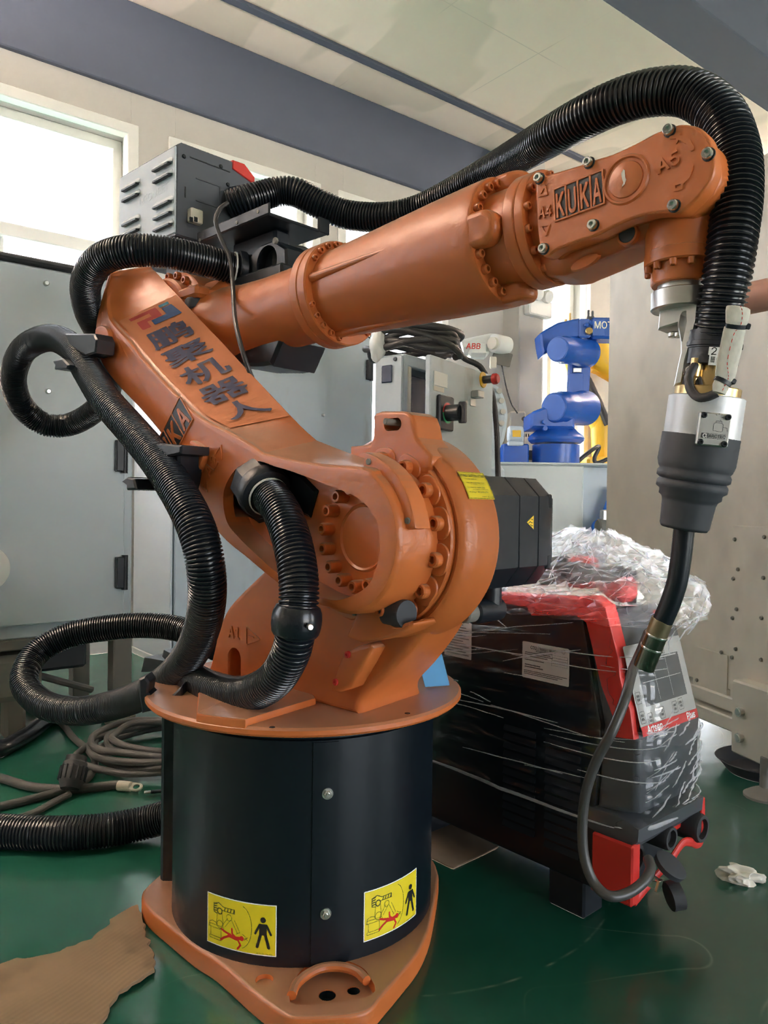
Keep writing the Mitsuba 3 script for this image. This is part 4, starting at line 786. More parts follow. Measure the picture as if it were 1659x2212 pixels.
GL = [[[[(1,-16),(4,-7),(6,9),(7,73),(55,72),(56,9),(83,9),(85,13),(84,15),(57,15),(57,66),(64,66),(67,75),(73,76),(78,74),(76,66),(92,65),(91,37),(89,31),(86,28),(82,27),(72,28),(70,37),(76,37),(76,39),(69,46),(67,46),(67,25),(95,25),(94,-6),(92,-14),(89,-18),(87,-19),(71,-18),(69,-10),(82,-9),(83,-7),(83,-1),(55,-1),(55,-14),(53,-18),(48,-20),(39,-20),(37,-15),(36,-15),(34,-21),(32,-21),(28,-17),(15,-18),(13,-13),(10,-20),(7,-20)],[(73,55),(79,48),(81,48),(82,56)],[(40,15),(38,-10),(45,-10),(45,15)],[(41,50),(45,49),(45,63),(41,63)],[(42,39),(41,25),(45,25),(45,39)],[(15,14),(13,-8),(21,-8),(21,15),(16,15)],[(16,26),(21,25),(21,37),(20,39),(16,39)],[(16,50),(21,49),(21,63),(16,63)]]],[[[(1,-10),(2,-7),(18,-4),(37,3),(38,5),(44,5),(44,8),(40,8),(15,0),(8,0),(3,5),(3,9),(18,11),(30,14),(30,15),(13,16),(9,23),(9,26),(3,27),(2,35),(11,37),(11,62),(4,63),(4,72),(54,72),(55,68),(90,68),(94,66),(93,60),(89,52),(83,45),(95,37),(96,33),(90,27),(83,31),(87,26),(86,23),(56,18),(56,15),(63,10),(75,15),(83,21),(87,21),(90,19),(93,16),(92,13),(73,4),(73,3),(78,-1),(98,-6),(99,-10),(94,-16),(89,-16),(72,-10),(60,-3),(57,0),(56,-1),(56,-21),(44,-20),(44,-5),(12,-17),(8,-17)],[(66,31),(72,30),(82,32),(81,34),(75,37)],[(62,57),(73,51),(78,55),(78,57)],[(49,41),(53,41),(57,38),(64,43),(62,46),(51,51),(51,54),(54,57),(52,59),(51,62),(49,61)],[(50,31),(49,28),(52,28),(52,30)],[(19,27),(27,26),(28,27),(38,27),(38,29),(29,29)],[(23,41),(23,38),(38,40),(37,41)],[(23,52),(23,50),(38,51),(37,52)],[(32,17),(34,15),(34,17)]]],[[[(1,6),(2,11),(7,16),(13,28),(18,43),(17,44),(4,44),(3,54),(20,55),(21,77),(31,76),(31,55),(46,54),(46,45),(31,44),(31,38),(46,22),(48,28),(48,70),(85,71),(85,-7),(89,-8),(90,-7),(90,10),(93,11),(96,8),(99,8),(100,7),(99,-13),(95,-18),(80,-19),(75,-15),(74,-12),(74,60),(59,60),(59,23),(57,10),(54,-1),(49,-11),(42,-20),(39,-20),(35,-15),(33,-15),(33,-12),(38,-7),(43,2),(46,12),(46,17),(41,12),(38,12),(35,18),(31,20),(30,-20),(20,-19),(20,17),(18,17),(14,7),(8,-1),(5,-1)]]],[[[(1,8),(1,11),(14,16),(22,22),(4,23),(3,33),(4,34),(35,34),(39,38),(38,40),(11,41),(12,72),(45,72),(46,45),(52,44),(54,72),(89,72),(90,43),(87,40),(78,39),(82,34),(96,34),(97,24),(76,22),(88,15),(99,12),(99,9),(95,6),(95,4),(90,3),(89,-20),(79,-20),(77,-18),(64,-18),(62,-21),(54,-20),(53,12),(55,15),(65,16),(58,23),(40,23),(33,17),(33,15),(44,15),(46,13),(45,-20),(35,-20),(34,-18),(22,-18),(20,-21),(11,-20),(11,3),(6,2)],[(64,-6),(78,-7),(78,4),(64,4)],[(64,52),(78,51),(78,61),(64,61)],[(54,41),(50,34),(63,35),(59,38),(59,40)],[(35,60),(22,61),(22,51),(35,51)],[(22,-6),(34,-7),(34,4),(22,4)]]],[[[(2,-12),(5,-8),(16,-2),(26,8),(32,17),(41,41),(44,76),(55,76),(56,75),(55,59),(57,47),(66,21),(73,10),(85,-2),(97,-8),(98,-12),(92,-19),(90,-19),(73,-8),(60,8),(50,29),(49,29),(47,20),(39,5),(30,-4),(30,-6),(22,-13),(12,-19),(9,-19)]]]]
def glyph(i): return unary_union([Polygon(p[0], p[1:]).buffer(0) for p in GL[i]])
LL = float(np.linalg.norm(fl[-1] - fl[0]))
Lr = [(sbox(.03, .02, .99, .985), (.50, .175, .075))]
rd, bl_, = (.40, .05, .045), (.02, .06, .16)
def lr(pts): return Polygon([(.5 + (x - .5) * .78 + .02, .04 + y * .115) for x, y in pts])
Lr += [(lr([(.05, 0), (.62, 0), (.62, .62), (.30, .62), (.30, 1), (.12, 1), (.12, .42), (.44, .42), (.44, .2), (.05, .2)]), rd), (lr([(.68, 0), (.88, 0), (.88, .17), (.68, .17)]), (.02, .14, .20)), (lr([(.70, .25), (.90, .25), (.95, 1), (.38, 1), (.38, .68), (.70, .68)]), bl_)]
for i in range(5):
    g_ = glyph(i); y0 = .19 + i * .155
    g_ = affinity.affine_transform(g_, [.0068, 0, 0, -.00135, .17, y0 + .105]); Lr.append((g_.simplify(.0002), (.022, .026, .06)))
decal('label_film', [(affinity.affine_transform(g, [0, 1, 1, 0, 0, 0]), c) for g, c in Lr], lambda x, y, h: upper(y, x, h), LK, strip=.025, mat='print_matte', label='pale label with blue and red logo and five dark Chinese characters')
# black company panel on the side face, A2 mark
def badge(name, p0, p1, p2, s, parent, txt='KUKA', cells=4, first=0):
    M, L = onplane(p0, p1, s); hgt = abs((uz(*p2, s) - uz(*p0, s)) @ np.array([-(uz(*p1, s) - uz(*p0, s))[1], (uz(*p1, s) - uz(*p0, s))[0]]) / L)
    k = put(name, xf(bx(0, L, 0, hgt, -.002, .0012, .0006), M), 'black_plastic', parent); c = L / cells
    for i, chh in enumerate(txt):
        m = text2(chh, hgt * .72, 1); b = m.bounds; sx = c * .66 / (b[1, 0] - b[0, 0]); m.apply_transform(np.diag([sx, 1, 2.0, 1])); m.apply_translation([c * i + c * .17 - b[0, 0] * sx, hgt * .09, .0008]); put('letter', xf(m, M), 'orange', k)
    put('cell_frame', xf(cat(*[bx(c * i - .0012, c * i + .0012, 0, hgt, 0, .0026, .0004) for i in range(cells + 1)], bx(-.001, L + .001, -.0012, .0012, 0, .0026, .0004), bx(-.001, L + .001, hgt - .0012, hgt + .0012, 0, .0026, .0004)), M), 'orange', k)
    return k
badge('name_panel', (346, 1045), (418, 906), (313, 1012), LF, LK)
raised('A2', (452, 1035), (472, 1000), .022, LF, LK)
arrow_tri([(460, 990), (478, 962), (480, 992)], LF, LK); arrow_tri([(437, 1052), (447, 1038), (449, 1062)], LF, LK)
pad1 = uzs([(208, 720), (214, 706), (226, 704), (236, 716), (238, 742), (228, 760), (214, 772)], LF - .006); put('clamp_pad', xf(sprism(ccw(cr(pad1, 4, True)), LF - .010, LF + .01, .004, 2), MR), 'orange', LK)
pad2 = uzs([(412, 958), (428, 956), (444, 975), (440, 1000), (420, 1036), (408, 1030)], LF - .006); put('clamp_pad', xf(sprism(ccw(cr(pad2, 4, True)), LF - .012, LF + .01, .005, 2), MR), 'orange', LK)
# ------------------------------------------------------------------ elbow, forearm, wrist
def alongs(prof, c, n=64, M=MR): return xf(lathe([(r, -s) for r, s in prof], n), M @ np.array([[1, 0, 0, c[0]], [0, 0, -1, 0], [0, 1, 0, c[1]], [0, 0, 0, 1.]]))
A3 = np.array([-.365, 1.085])
EB = put('elbow_housing', cat(alongs([(0, -.083), (.085, -.083), (.090, -.078), (.090, -.060), (.100, -.056), (.108, -.048), (.108, .06), (.098, .072), (0, .072)], A3), xf(rbox(.20, .115, .175, .03, (-.30, .0, 1.075)), MR)), 'orange', ROB, 32)
bolts(EB, .0085, .010, [((A3[0] + .098 * math.cos(a), -.058, A3[1] + .098 * math.sin(a)), (0, -1, 0)) for a in np.radians(np.arange(-40, 130, 19))])
u0, z0 = uz(412, 645, -.075)
put('stop_lug', xf(bx(u0 - .035, u0 + .035, -.085, -.03, z0 - .002, z0 + .022, .006), MR), 'orange', EB)
put('stop_lug', xf(bx(u0 + .0, u0 + .035, -.075, -.03, z0 - .085, z0 - .060, .006), MR), 'orange', EB)
put('rubber_bumper', xf(cyl((u0 + .004, -.068, z0), (0, 0, -1), .019, .022, 24, .003), MR), 'grey_rubber', EB)
put('counter_block', xf(bx(-.50, -.36, -.03, .07, 1.05, 1.15, .02), MR), 'orange', EB)
FA = fr([-.30, 0, 1.068], [1, 0, .034], x=[0, -1, 0])        # forearm frame: x towards the viewer's side, y down, z along the arm
FM = MR @ FA
RTb = put('rear_tube', lathe([(0, -.02), (.088, -.02), (.088, .03), (.080, .07), (.071, .13), (.0675, .20), (.0675, .30), (.071, .33), (.074, .345), (.085, .345), (.087, .348), (.087, .364), (.0855, .366), (.0855, .367), (0, .367)], 72), 'orange', ROB, 30, FM)
fp = [(0, .367), (.0855, .367), (.087, .369), (.087, .384), (.085, .387), (.072, .387)]
fp += [(r, t) for t, r in ((.394, .0715), (.42, .0735), (.48, .0765), (.55, .0805), (.62, .0845), (.68, .0872), (.705, .088), (.716, .088))] + [(.0865, .719), (.0665, .719), (0, .719)]
FO = put('forearm_casting', lathe(fp, 80), 'orange', ROB, 30, FM)
pos = lambda r, t, ph: np.array([r * math.cos(ph), r * math.sin(ph), t])
def ringbolts(parent, r, t, degs, br, bh):
    if (br, bh) not in BM: BM[br, bh] = plyd(bolt_mesh(br, bh, 14), 'orange', smooth=35)
    for a in degs: rep('bolt', BM[br, bh], parent, FM @ mov(*pos(r, t, math.radians(a))))
ringbolts(FO, .0795, .387, [a + b for a in (-62, 52, 160, 270) for b in (-28, -14, 0, 14, 28)], .0052, .006)
def rib(ph, t0, t1, r0, r1, w, name='rib'):
    t = np.linspace(t0, t1, 10); R0 = np.linspace(r0, r1, 10); h = np.linspace(1, .15, 10)
    P = np.array([pos(R0[i] - .004 + .003 * h[i], t[i], math.radians(ph)) for i in range(10)]); put(name, xf(sweep(P, w * (.5 + .5 * h), 12), FM), 'orange', FO)
rib(-8, .388, .56, .0735, .080, .0075); rib(78, .388, .56, .0735, .080, .0075); rib(168, .388, .56, .0735, .08, .0075); rib(-98, .388, .56, .0735, .08, .0075)
tg = prism(affinity.rotate(Polygon(capsule(0, 0, .046, .085)), 0).exterior.coords[:-1], .058, .0868, .009, 3)   # tongue along y -> turn to z
for ph in (4, 94, 184, 274): put('tongue', xf(tg, FM @ mov(0, 0, .716) @ np.array([[math.cos(math.radians(ph)), -math.sin(math.radians(ph)), 0, 0], [math.sin(math.radians(ph)), math.cos(math.radians(ph)), 0, 0], [0, 0, 1, 0], [0, 0, 0, 1.]]) @ np.array([[0, 0, 1, 0], [1, 0, 0, 0], [0, 1, 0, 0], [0, 0, 0, 1.]])), 'orange', FO)
ringbolts(FO, .0768, .719, [a + b for a in (-44, 50, 139, 229) for b in (-24, -8, 8, 24)], .0064, .008)
CO = put('wrist_collar', lathe([(0, .70), (.0665, .70), (.0665, .757), (.068, .760), (.0735, .761), (.0745, .763), (.0745, .776), (.0735, .778), (.0725, .779), (.0745, .780), (.0745, .790), (.0735, .792), (.059, .792), (.059, .82), (0, .82)], 72), 'orange', ROB, 30, FM)
ringbolts(CO, .0668, .792, np.arange(0, 360, 24) - 8, .0052, .0065)
SW, SP = -.048, -.066
wb_ = uzs([(1163, 396), (1215, 366), (1290, 345), (1400, 300), (1462, 278), (1500, 272), (1536, 300), (1546, 358), (1532, 418), (1492, 462), (1440, 503), (1400, 529), (1330, 562), (1262, 592), (1232, 603), (1196, 602), (1172, 580), (1160, 500)], SW)
WBL = True
def WBP():
    """Fittings on the underside of the wrist."""
    nd_ = np.array([.0, -1.0, -.0]); sq = -.034
    u_, z_ = uz(1262, 566, sq); put('casting_pocket', xf(xf(lathe([(0, .0006), (.019, .0006), (.021, -.004), (0, -.004)], 24), np.diag([1, .34, 1, 1])), MR @ fr([u_, sq, z_], nd_, [1, 0, .25])), 'orange_trim', WB)
    u_, z_ = uz(1356, 506, sq); put('inspection_plug', xf(cyl((u_, sq - .0005, z_), nd_, .0105, .002, 28, .001), MR), 'dark_grey', WB); put('plug_rim', xf(lathe([(.0105, -.004), (.0138, -.004), (.0130, .0025), (.0105, .0025)], 32), MR @ fr([u_, sq, z_], nd_)), 'orange', WB)
cv = uzs([(1157, 385), (1170, 380), (1264, 352), (1286, 343), (1322, 332), (1372, 309), (1417, 285), (1450, 274), (1465, 268), (1488, 268), (1513, 276), (1532, 297), (1542, 330), (1544, 362), (1535, 390), (1516, 419), (1494, 441), (1470, 460), (1436, 460), (1404, 463), (1366, 473), (1322, 492), (1283, 511), (1242, 524), (1203, 540), (1181, 554), (1168, 546), (1160, 500), (1156, 430)], SP)
CV = put('wrist_cover', xf(sprism(ccw(cr(cv, 3, True)), SP, SW + .004, .004, 3), MR), 'orange', ROB, 35)
WB = put('wrist_body', xf(sprism(inset(ccw(cr(cv, 3, True)), .0035), SW, .055, .014, 4), MR), 'orange', ROB, 35)
wl = uzs([(1166, 440), (1162, 500), (1166, 560), (1182, 598), (1232, 601), (1262, 590), (1330, 561), (1400, 528), (1440, 503), (1470, 470), (1420, 420), (1300, 440)], -.005)
put('wrist_belly', xf(sprism(ccw(cr(wl, 4, True)), -.034, .050, .018, 4), MR), 'orange', WB)
WBP()
bosses = [(1166, 386), (1273, 352), (1447, 283), (1531, 334), (1457, 445), (1283, 487), (1176, 538)]
for x, y in bosses: u, z = uz(x, y, SP); put('boss', xf(lathe([(0, 0), (.0072, 0), (.0070, .0012), (.0066, .0008), (0, .0008)], 24), MR @ fr([u, SP + .0004, z], [0, -1, 0])), 'black_rubber', CV)
bolts(CV, .0058, .006, [((uz(x, y, SP)[0], SP - .0015, uz(x, y, SP)[1]), (0, -1, 0)) for x, y in bosses], 'chrome')
u, z = uz(1352, 388, SP); CC = put('round_cap', xf(lathe([(0, .0035), (.012, .003), (.020, .0012), (.0215, -.001), (.0235, -.001), (.025, .0025), (.027, .0025), (.029, -.0005), (0, -.0005)], 56), MR @ fr([u, SP, z], [0, -1, 0])), 'orange', CV)
M, L = onplane((1347, 372), (1358, 372), SP - .0036); put('torn_paint', xf(poly3(Polygon([(-.001, .003), (.001, .002), (.004, -.006), (.006, -.008), (.0055, -.013), (.003, -.016), (.0035, -.011), (.001, -.008), (-.002, -.002)]), 0, .0008), M), 'cream', CC)
badge('name_panel', (1201, 479), (1307, 440), (1196, 411), SP, CV)
raised('A4', (1163, 473), (1186, 468), .0135, SP, CV, .8); raised('A5', (1421, 378), (1462, 356), .0150, SP, CV, 1.0)
def mark(pts, w=.0026, closed=False, s=SP): g = LineString(uzs(pts + (pts[:1] if closed else []), s)).buffer(w / 2, 4); return put('arrow_mark', xf(sprism_geom(g, s - .0018, s + .001), MR), 'orange', CV)
mark([(1165, 424), (1178, 402), (1182, 420)], closed=True); mark([(1168, 488), (1188, 486), (1180, 508)], closed=True)
mark([(1496, 322), (1488, 308), (1478, 302), (1466, 297)], .005); mark([(1466, 297), (1450, 298), (1468, 290), (1462, 308)], .003)
mark([(1494, 360), (1487, 382), (1475, 394)], .005); mark([(1475, 394), (1456, 400), (1458, 411), (1472, 408)], .003, True)
hu = uz(1473, 480, 0)[0]; hz = lambda y: EYE[2] + (uz(1473, y, 0)[1] - EYE[2])
HD = put('hand_housing', xf(lathe([(0, hz(430)), (.030, hz(440)), (.0385, hz(468)), (.0405, hz(500)), (.0405, hz(548)), (.0412, hz(549)), (.0412, hz(574)), (.039, hz(577)), (.0335, hz(577)), (.0335, hz(612)), (.032, hz(617)), (.026, hz(617)), (0, hz(617))], 56), MR @ mov(hu, 0, 0)), 'orange', ROB, 30)
bolts(HD, .0042, .0075, [((hu + .0375 * math.cos(a), .0375 * math.sin(a), hz(577) + .0003), (0, 0, -1)) for a in np.radians(np.arange(0, 360, 30) + 10)])
FL = put('tool_flange', xf(lathe([(0, hz(616)), (.026, hz(616)), (.026, hz(629)), (.032, hz(630)), (.033, hz(632)), (.033, hz(668)), (.0315, hz(671)), (0, hz(671))], 48), MR @ mov(hu, 0, 0)), 'aluminium', ROB, 30)
# black blocks on and under the forearm
hb = sprism(ccw(uzs([(530, 600), (533, 560), (560, 530), (590, 518), (617, 535), (620, 600), (604, 618), (545, 622)], -.0)), -.0, .07, .004)
hc_ = uz(576, 566, -.0); hb = cut(hb, xf(lathe([(0, -.2), (.031, -.2), (.031, .2), (0, .2)], 32), fr([hc_[0], 0, hc_[1]], [0, 1, 0])))
HB = put('hose_bracket', xf(hb, MR), 'black_plastic', ROB, 30)
put('bracket_foot', xf(bx(hc_[0] - .09, hc_[0] + .07, -.02, .08, 1.135, 1.16, .004), MR), 'black_plastic', HB)
put('clamp_screw', xf(cyl((hc_[0] + .035, -.004, hc_[1] + .03), (0, -1, 0), .006, .006, 16, .001), MR), 'dusty_steel', HB)
put('underside_motor', xf(sprism(ccw(uzs([(545, 735), (560, 800), (616, 800), (634, 797), (640, 800), (664, 744), (640, 730)], .03)), -.03, .08, .006), MR), 'black_plastic', ROB, 30)
# ------------------------------------------------------------------ wire feeder on a bracket above the elbow
WF = thing('wire_feeder', 'grey wire feeder box with louvred side and red lid above the robot elbow', 'wire feeder')
U1, SF = -.33, -.072
prof = [(SF, 1.257), (SF, 1.436), (SF + .012, 1.445), (.088, 1.447), (.113, 1.428), (.114, 1.30), (.10, 1.257)]     # (s, z)
def uprism(pts, u0, u1, c=0.0): m = prism(ccw(pts), u0, u1, c); m = xf(m, np.array([[0, 0, 1, 0], [1, 0, 0, 0], [0, 1, 0, 0], [0, 0, 0, 1.]])); m.invert() if m.volume < 0 else None; return m
put('case', xf(uprism(prof, U1 - .235, U1, .003), MR), 'feeder_grey', WF)
put('red_lid', xf(uprism([(.060, 1.4485), (.060, 1.430), (.108, 1.416), (.116, 1.37), (.117, 1.429), (.090, 1.4495)], U1 - .225, U1 + .003, .0015), MR), 'red_plastic', WF)
put('side_panel', xf(bx(U1 - .233, U1 - .002, SF - .002, SF + .002, 1.262, 1.434, .001), MR), 'cabinet_grey', WF)
def louver(px, py):
    u, z = uz(px, py, SF)
    k = put('louver', xf(cat(from_man(m3.Manifold.hull_points(np.array([(u - .034, SF - .002, z + .009), (u + .03, SF - .002, z + .009), (u + .036, SF - .002, z + .004), (u - .034, SF - .011, z - .003), (u + .030, SF - .011, z - .003), (u + .036, SF - .003, z - .002), (u - .036, SF - .003, z)], np.float32)))), MR), 'cabinet_grey', WF)
    put('slot', xf(bx(u - .033, u + .030, SF - .0105, SF - .002, z - .0062, z - .0028, .0005), MR), 'black_plastic', k)
for x, y in ((287, 402), (287, 425), (355, 358), (356, 383), (287, 478), (356, 440), (357, 464), (357, 489), (288, 500)): louver(x, y)
M, L = onplane((300, 446), (352, 416), SF - .002); put('lettering', xf(text2('MEGMEET', .016, 1.1), M @ np.diag([1, 1, .5, 1])), 'cabinet_grey', WF)
def onU(px, py, u): d = ray(px, py); p = EYE + d * (((P0 - EYE) @ UX + u) / (d @ UX)) - P0; return p @ AX, p[2]
def front_item(name, px, py, w, h, dpt, mat): s, z = onU(px, py, U1); return put(name, xf(bx(U1, U1 + dpt, s - w / 2, s + w / 2, z - h / 2, z + h / 2, .002), MR), mat, WF)
fs = front_item('terminal_block', 417, 470, .028, .028, .016, 'cream')
for x in (413, 423): s, z = onU(x, 474, U1 + .016); put('slot', xf(bx(U1 + .0155, U1 + .0168, s - .004, s + .004, z - .005, z + .005, .0005), MR), 'black_plastic', fs)
front_item('handle_recess', 400, 415, .003, .022, .001, 'black_plastic'); 
s, z = onU(450, 418, U1); put('embossed_frame', xf(cat(bx(U1, U1 + .0015, s - .03, s + .03, z + .021, z + .024, .0005), bx(U1, U1 + .0015, s + .027, s + .03, z - .024, z + .024, .0005), bx(U1, U1 + .0015, s - .03, s + .03, z - .024, z - .021, .0005)), MR), 'dark_grey', WF)
put('top_seam', xf(bx(U1, U1 + .001, SF + .03, .055, 1.420, 1.4225, .0004), MR), 'black_plastic', WF)
ds = plyd(lathe([(0, .003), (.003, .003), (.0045, .001), (.0045, 0), (0, 0)], 12), 'black_plastic', smooth=35)
for x, y in ((397, 338), (477, 360), (492, 399), (435, 480), (494, 430)): s, z = onU(x, y, U1); rep('screw', ds, WF, MR @ fr([U1, s, z], [1, 0, 0]))
s, z = onU(503, 440, U1); put('hose_socket', xf(cyl((U1, s, z), (1, .35, 0), .033, .05, 28, .004), MR), 'black_plastic', WF)
bk = put('bracket_plate', xf(cat(bx(-.56, -.085, -.03, .115, 1.248, 1.254, .002), bx(-.315, -.078, -.034, -.029, 1.247, 1.268, .002), bx(-.09, -.083, .09, .118, 1.248, 1.278, .002)), MR), 'black_plastic', WF)
put('support_post', xf(bx(-.27, -.13, .02, .06, 1.14, 1.25, .006), MR), 'black_plastic', WF); put('support_post', xf(bx(-.46, -.38, -.02, .06, 1.15, 1.25, .006), MR), 'black_plastic', WF)
dh = plyd(lathe([(0, .0012), (.0035, .0012), (.0035, 0), (0, 0)], 12), 'dusty_steel', smooth=35)
for x, y in ((512, 481), (557, 457), (432, 519)): u, z = uz(x, y, -.034); rep('screw', dh, bk, MR @ fr([u, -.034, z], [0, -1, 0]))
# ------------------------------------------------------------------ hoses
def ats(l): return [at(*q) for q in l]
one('corrugated_hose', hose(ats([(497, 444, 1.50), (530, 432, 1.50), (562, 424, 1.51), (600, 414, 1.52), (640, 416, 1.52), (690, 441, 1.52), (750, 464, 1.52), (830, 469, 1.50), (900, 455, 1.48), (960, 427, 1.44), (1040, 382, 1.36), (1110, 341, 1.25), (1180, 300, 1.12), (1250, 260, 1.05), (1330, 222, 1.0), (1410, 200, .965), (1490, 202, .935), (1555, 248, .905), (1588, 330, .88), (1593, 420, .86), (1583, 510, .85), (1570, 600, .85), (1560, 655, .855), (1554, 695, .86), (1550, 722, .865)]), np.interp(np.linspace(0, 1, 500), [0, .8, 1], [.0280, .0280, .0262]), .0064, .0040, duty=(.3, -.55)), 'hose_black', 'long black corrugated hose arching over the forearm from wire feeder to welding torch', 'hose', smooth=50)
one('corrugated_hose', hose(ats([(560, 585, 1.52), (505, 580, 1.50), (440, 562, 1.47), (360, 545, 1.44), (280, 542, 1.43), (217, 562, 1.46), (186, 612, 1.52), (192, 672, 1.60), (222, 735, 1.70), (240, 800, 1.82), (222, 868, 1.93), (165, 912, 1.98), (102, 918, 1.97), (50, 880, 1.93), (29, 820, 1.86), (50, 757, 1.78), (105, 730, 1.70), (158, 752, 1.60), (192, 806, 1.53), (230, 866, 1.45), (284, 928, 1.38), (340, 995, 1.30), (388, 1068, 1.225), (424, 1140, 1.18), (444, 1220, 1.17), (447, 1300, 1.20), (430, 1375, 1.27), (394, 1437, 1.34), (340, 1484, 1.41), (262, 1518, 1.51), (170, 1536, 1.58), (92, 1520, 1.64), (52, 1472, 1.70), (78, 1412, 1.76), (150, 1372, 1.79), (250, 1354, 1.80), (340, 1352, 1.80), (410, 1366, 1.78), (470, 1400, 1.72)]), .0298, .0056, .0038, n=10), 'hose_black', 'black corrugated hose looping left of the elbow, down the link arm and above the floor', 'hose', smooth=50)
LHO = one('corrugated_hose', hose(ats([(528, 1004, 1.33), (548, 1030, 1.25), (576, 1062, 1.195), (610, 1110, 1.135), (636, 1190, 1.085), (646, 1270, 1.06), (641, 1345, 1.055), (626, 1415, 1.075), (587, 1474, 1.12), (525, 1500, 1.19), (460, 1488, 1.27), (412, 1466, 1.36), (380, 1452, 1.44)]), np.interp(np.linspace(0, 1, 4000), [0, .3, .5, .75, 1], [.0298, .0285, .0275, .0285, .0298]), .0060, .0040), 'hose_black', 'short black corrugated hose with a ball sleeve from the link arm opening to the turntable', 'hose', smooth=50)
a, b = at(564, 1054, 1.205), at(592, 1087, 1.165); dirv = (b - a) / np.linalg.norm(b - a)
put('fitting_nut', cat(xf(lathe([(0, -.026), (.041, -.026), (.043, -.022), (.043, .004), (.041, .008), (0, .008)], 8), fr(a, dirv)), xf(lathe([(0, .004), (.042, .004), (.043, .008), (.043, .02), (.040, .026), (.033, .028), (0, .028)], 36), fr(a, dirv))), 'black_plastic', LHO)
put('white_seal', xf(lathe([(.0302, .030), (.0318, .030), (.0318, .0335), (.0302, .0335)], 36), fr(a, dirv)), 'white_plastic', LHO)
a = at(641, 1340, 1.055); put('ball_sleeve', xf(lathe(np.array([(.0268, -.0215), (.0300, -.0212), (.0330, -.0165), (.0348, -.007), (.0350, .003), (.0338, .012), (.0305, .0195), (.0268, .0215)]), 40), fr(a, np.array([.1, .0, 1.0]))), 'hose_black', LHO)
put('sleeve_screw', cyl(a + np.array([.020, -.033, -.003]), (.45, -.9, 0), .0045, .007, 14, .001), 'steel', LHO)
a = at(519, 583, 1.505); put('hose_collar', cat(xf(lathe([(.029, -.006), (.035, -.006), (.036, 0), (.035, .008), (.029, .008)], 36), fr(a, at(545, 588, 1.515) - a))), 'black_plastic', 'corrugated_hose_001'); put('white_ring', xf(lathe([(.0295, -.0145), (.0318, -.0145), (.0318, -.0115), (.0295, -.0115)], 36), fr(a, at(545, 588, 1.515) - a)), 'white_plastic', 'corrugated_hose_001')
one('corrugated_hose', hose([atz(-60, 1790, .036), atz(0, 1795, .036), atz(110, 1800, .036), atz(220, 1794, .036), atz(300, 1780, .038), at(362, 1764, 1.63), at(420, 1750, 1.60)], .0345, .0070, .0036), 'hose_black', 'black corrugated hose lying on the green floor left of the robot base', 'hose', smooth=50)
def clampblk(label, pts, y0, dy, grp='black clamp blocks holding the looping hose'):
    c = thing('hose_clamp', label, 'clamp', grp); return c
c = thing('hose_clamp', 'black clamp holding the hose to the upper end of the link arm', 'clamp')
u, z = uz(180, 728, -.20)
put('saddle', xf(sprism(ccw(uzs([(150, 722), (213, 722), (219, 735), (216, 764), (196, 770), (160, 748)], -.20)), -.21, -.17, .003), MR), 'black_plastic', c); put('lower_jaw', xf(sprism(ccw(uzs([(128, 782), (150, 776), (164, 790), (160, 800), (132, 800), (134, 792)], -.22)), -.235, -.16, .003), MR), 'black_plastic', c)
c = thing('hose_clamp', 'black clamp holding the hose beside the panel with white letters on the link arm', 'clamp')
put('saddle', xf(sprism(ccw(uzs([(333, 962), (346, 980), (382, 990), (398, 1006), (410, 1058), (420, 1000), (421, 966)], -.185)), -.215, -.165, .004), MR), 'black_plastic', c)
put('arch', xf(sprism(ccw(uzs([(333, 962), (346, 982), (384, 990), (420, 982), (421, 964), (380, 960)], -.20)), -.226, -.17, .003), MR), 'black_plastic', c)
put('lower_jaw', xf(sprism(ccw(uzs([(318, 1042), (332, 1032), (346, 1036), (352, 1058), (330, 1060), (330, 1050)], -.20)), -.25, -.16, .003), MR), 'black_plastic', c)
c = thing('hose_clamp', 'black clamp block on the left rim of the orange turntable', 'clamp')
bl_ = np.array([at(x, y, 1.262)[[0, 2]] for x, y in ((299, 1467), (313, 1461), (322, 1474), (319, 1496), (334, 1511), (352, 1513), (372, 1502), (393, 1481), (394, 1518), (306, 1541), (300, 1500))])
blk = xf(prism(ccw(bl_), 1.262, 1.302, .003), SWAP); blk.invert() if blk.volume < 0 else None
put('block', blk, 'black_plastic', c)
u4 = np.array([at(305, 1452, 1.50), at(312, 1420, 1.50), at(356, 1428, 1.48), at(360, 1450, 1.48)]); put('latch', from_man(m3.Manifold.hull_points(np.vstack([u4, u4 + np.array([.03, .05, .0])]).astype(np.float32))), 'black_plastic', c)
u4 = np.array([at(350, 1418, 1.46), at(354, 1404, 1.46), at(370, 1412, 1.45), at(366, 1432, 1.45)]); put('latch', from_man(m3.Manifold.hull_points(np.vstack([u4, u4 + np.array([.02, .03, .0])]).astype(np.float32))), 'black_plastic', c)
one('signal_cable', tube(ats([(492, 438, 1.47), (476, 450, 1.46), (466, 475, 1.455), (475, 510, 1.45), (496, 560, 1.44), (503, 620, 1.42), (508, 690, 1.36), (520, 745, 1.33), (538, 800, 1.33), (558, 845, 1.36)]), .0042, 10, 10), 'cable_black', 'thin black cable hanging from the wire feeder past the orange forearm', 'cable')
g = np.random.default_rng(8)
for i, (d) in enumerate((0, .02)): one('feeder_cable', tube(ats([(600, 548, 1.60 + d), (640, 535 + 12 * i, 1.63), (668, 545 + 14 * i, 1.66), (684, 570 + 10 * i, 1.72), (690, 600, 1.80)]), .0055, 8, 8), 'cable_black', 'thin black cable behind the hose bracket ' + ('nearer the bracket plate' if i == 0 else 'nearer the forearm'), 'cable')
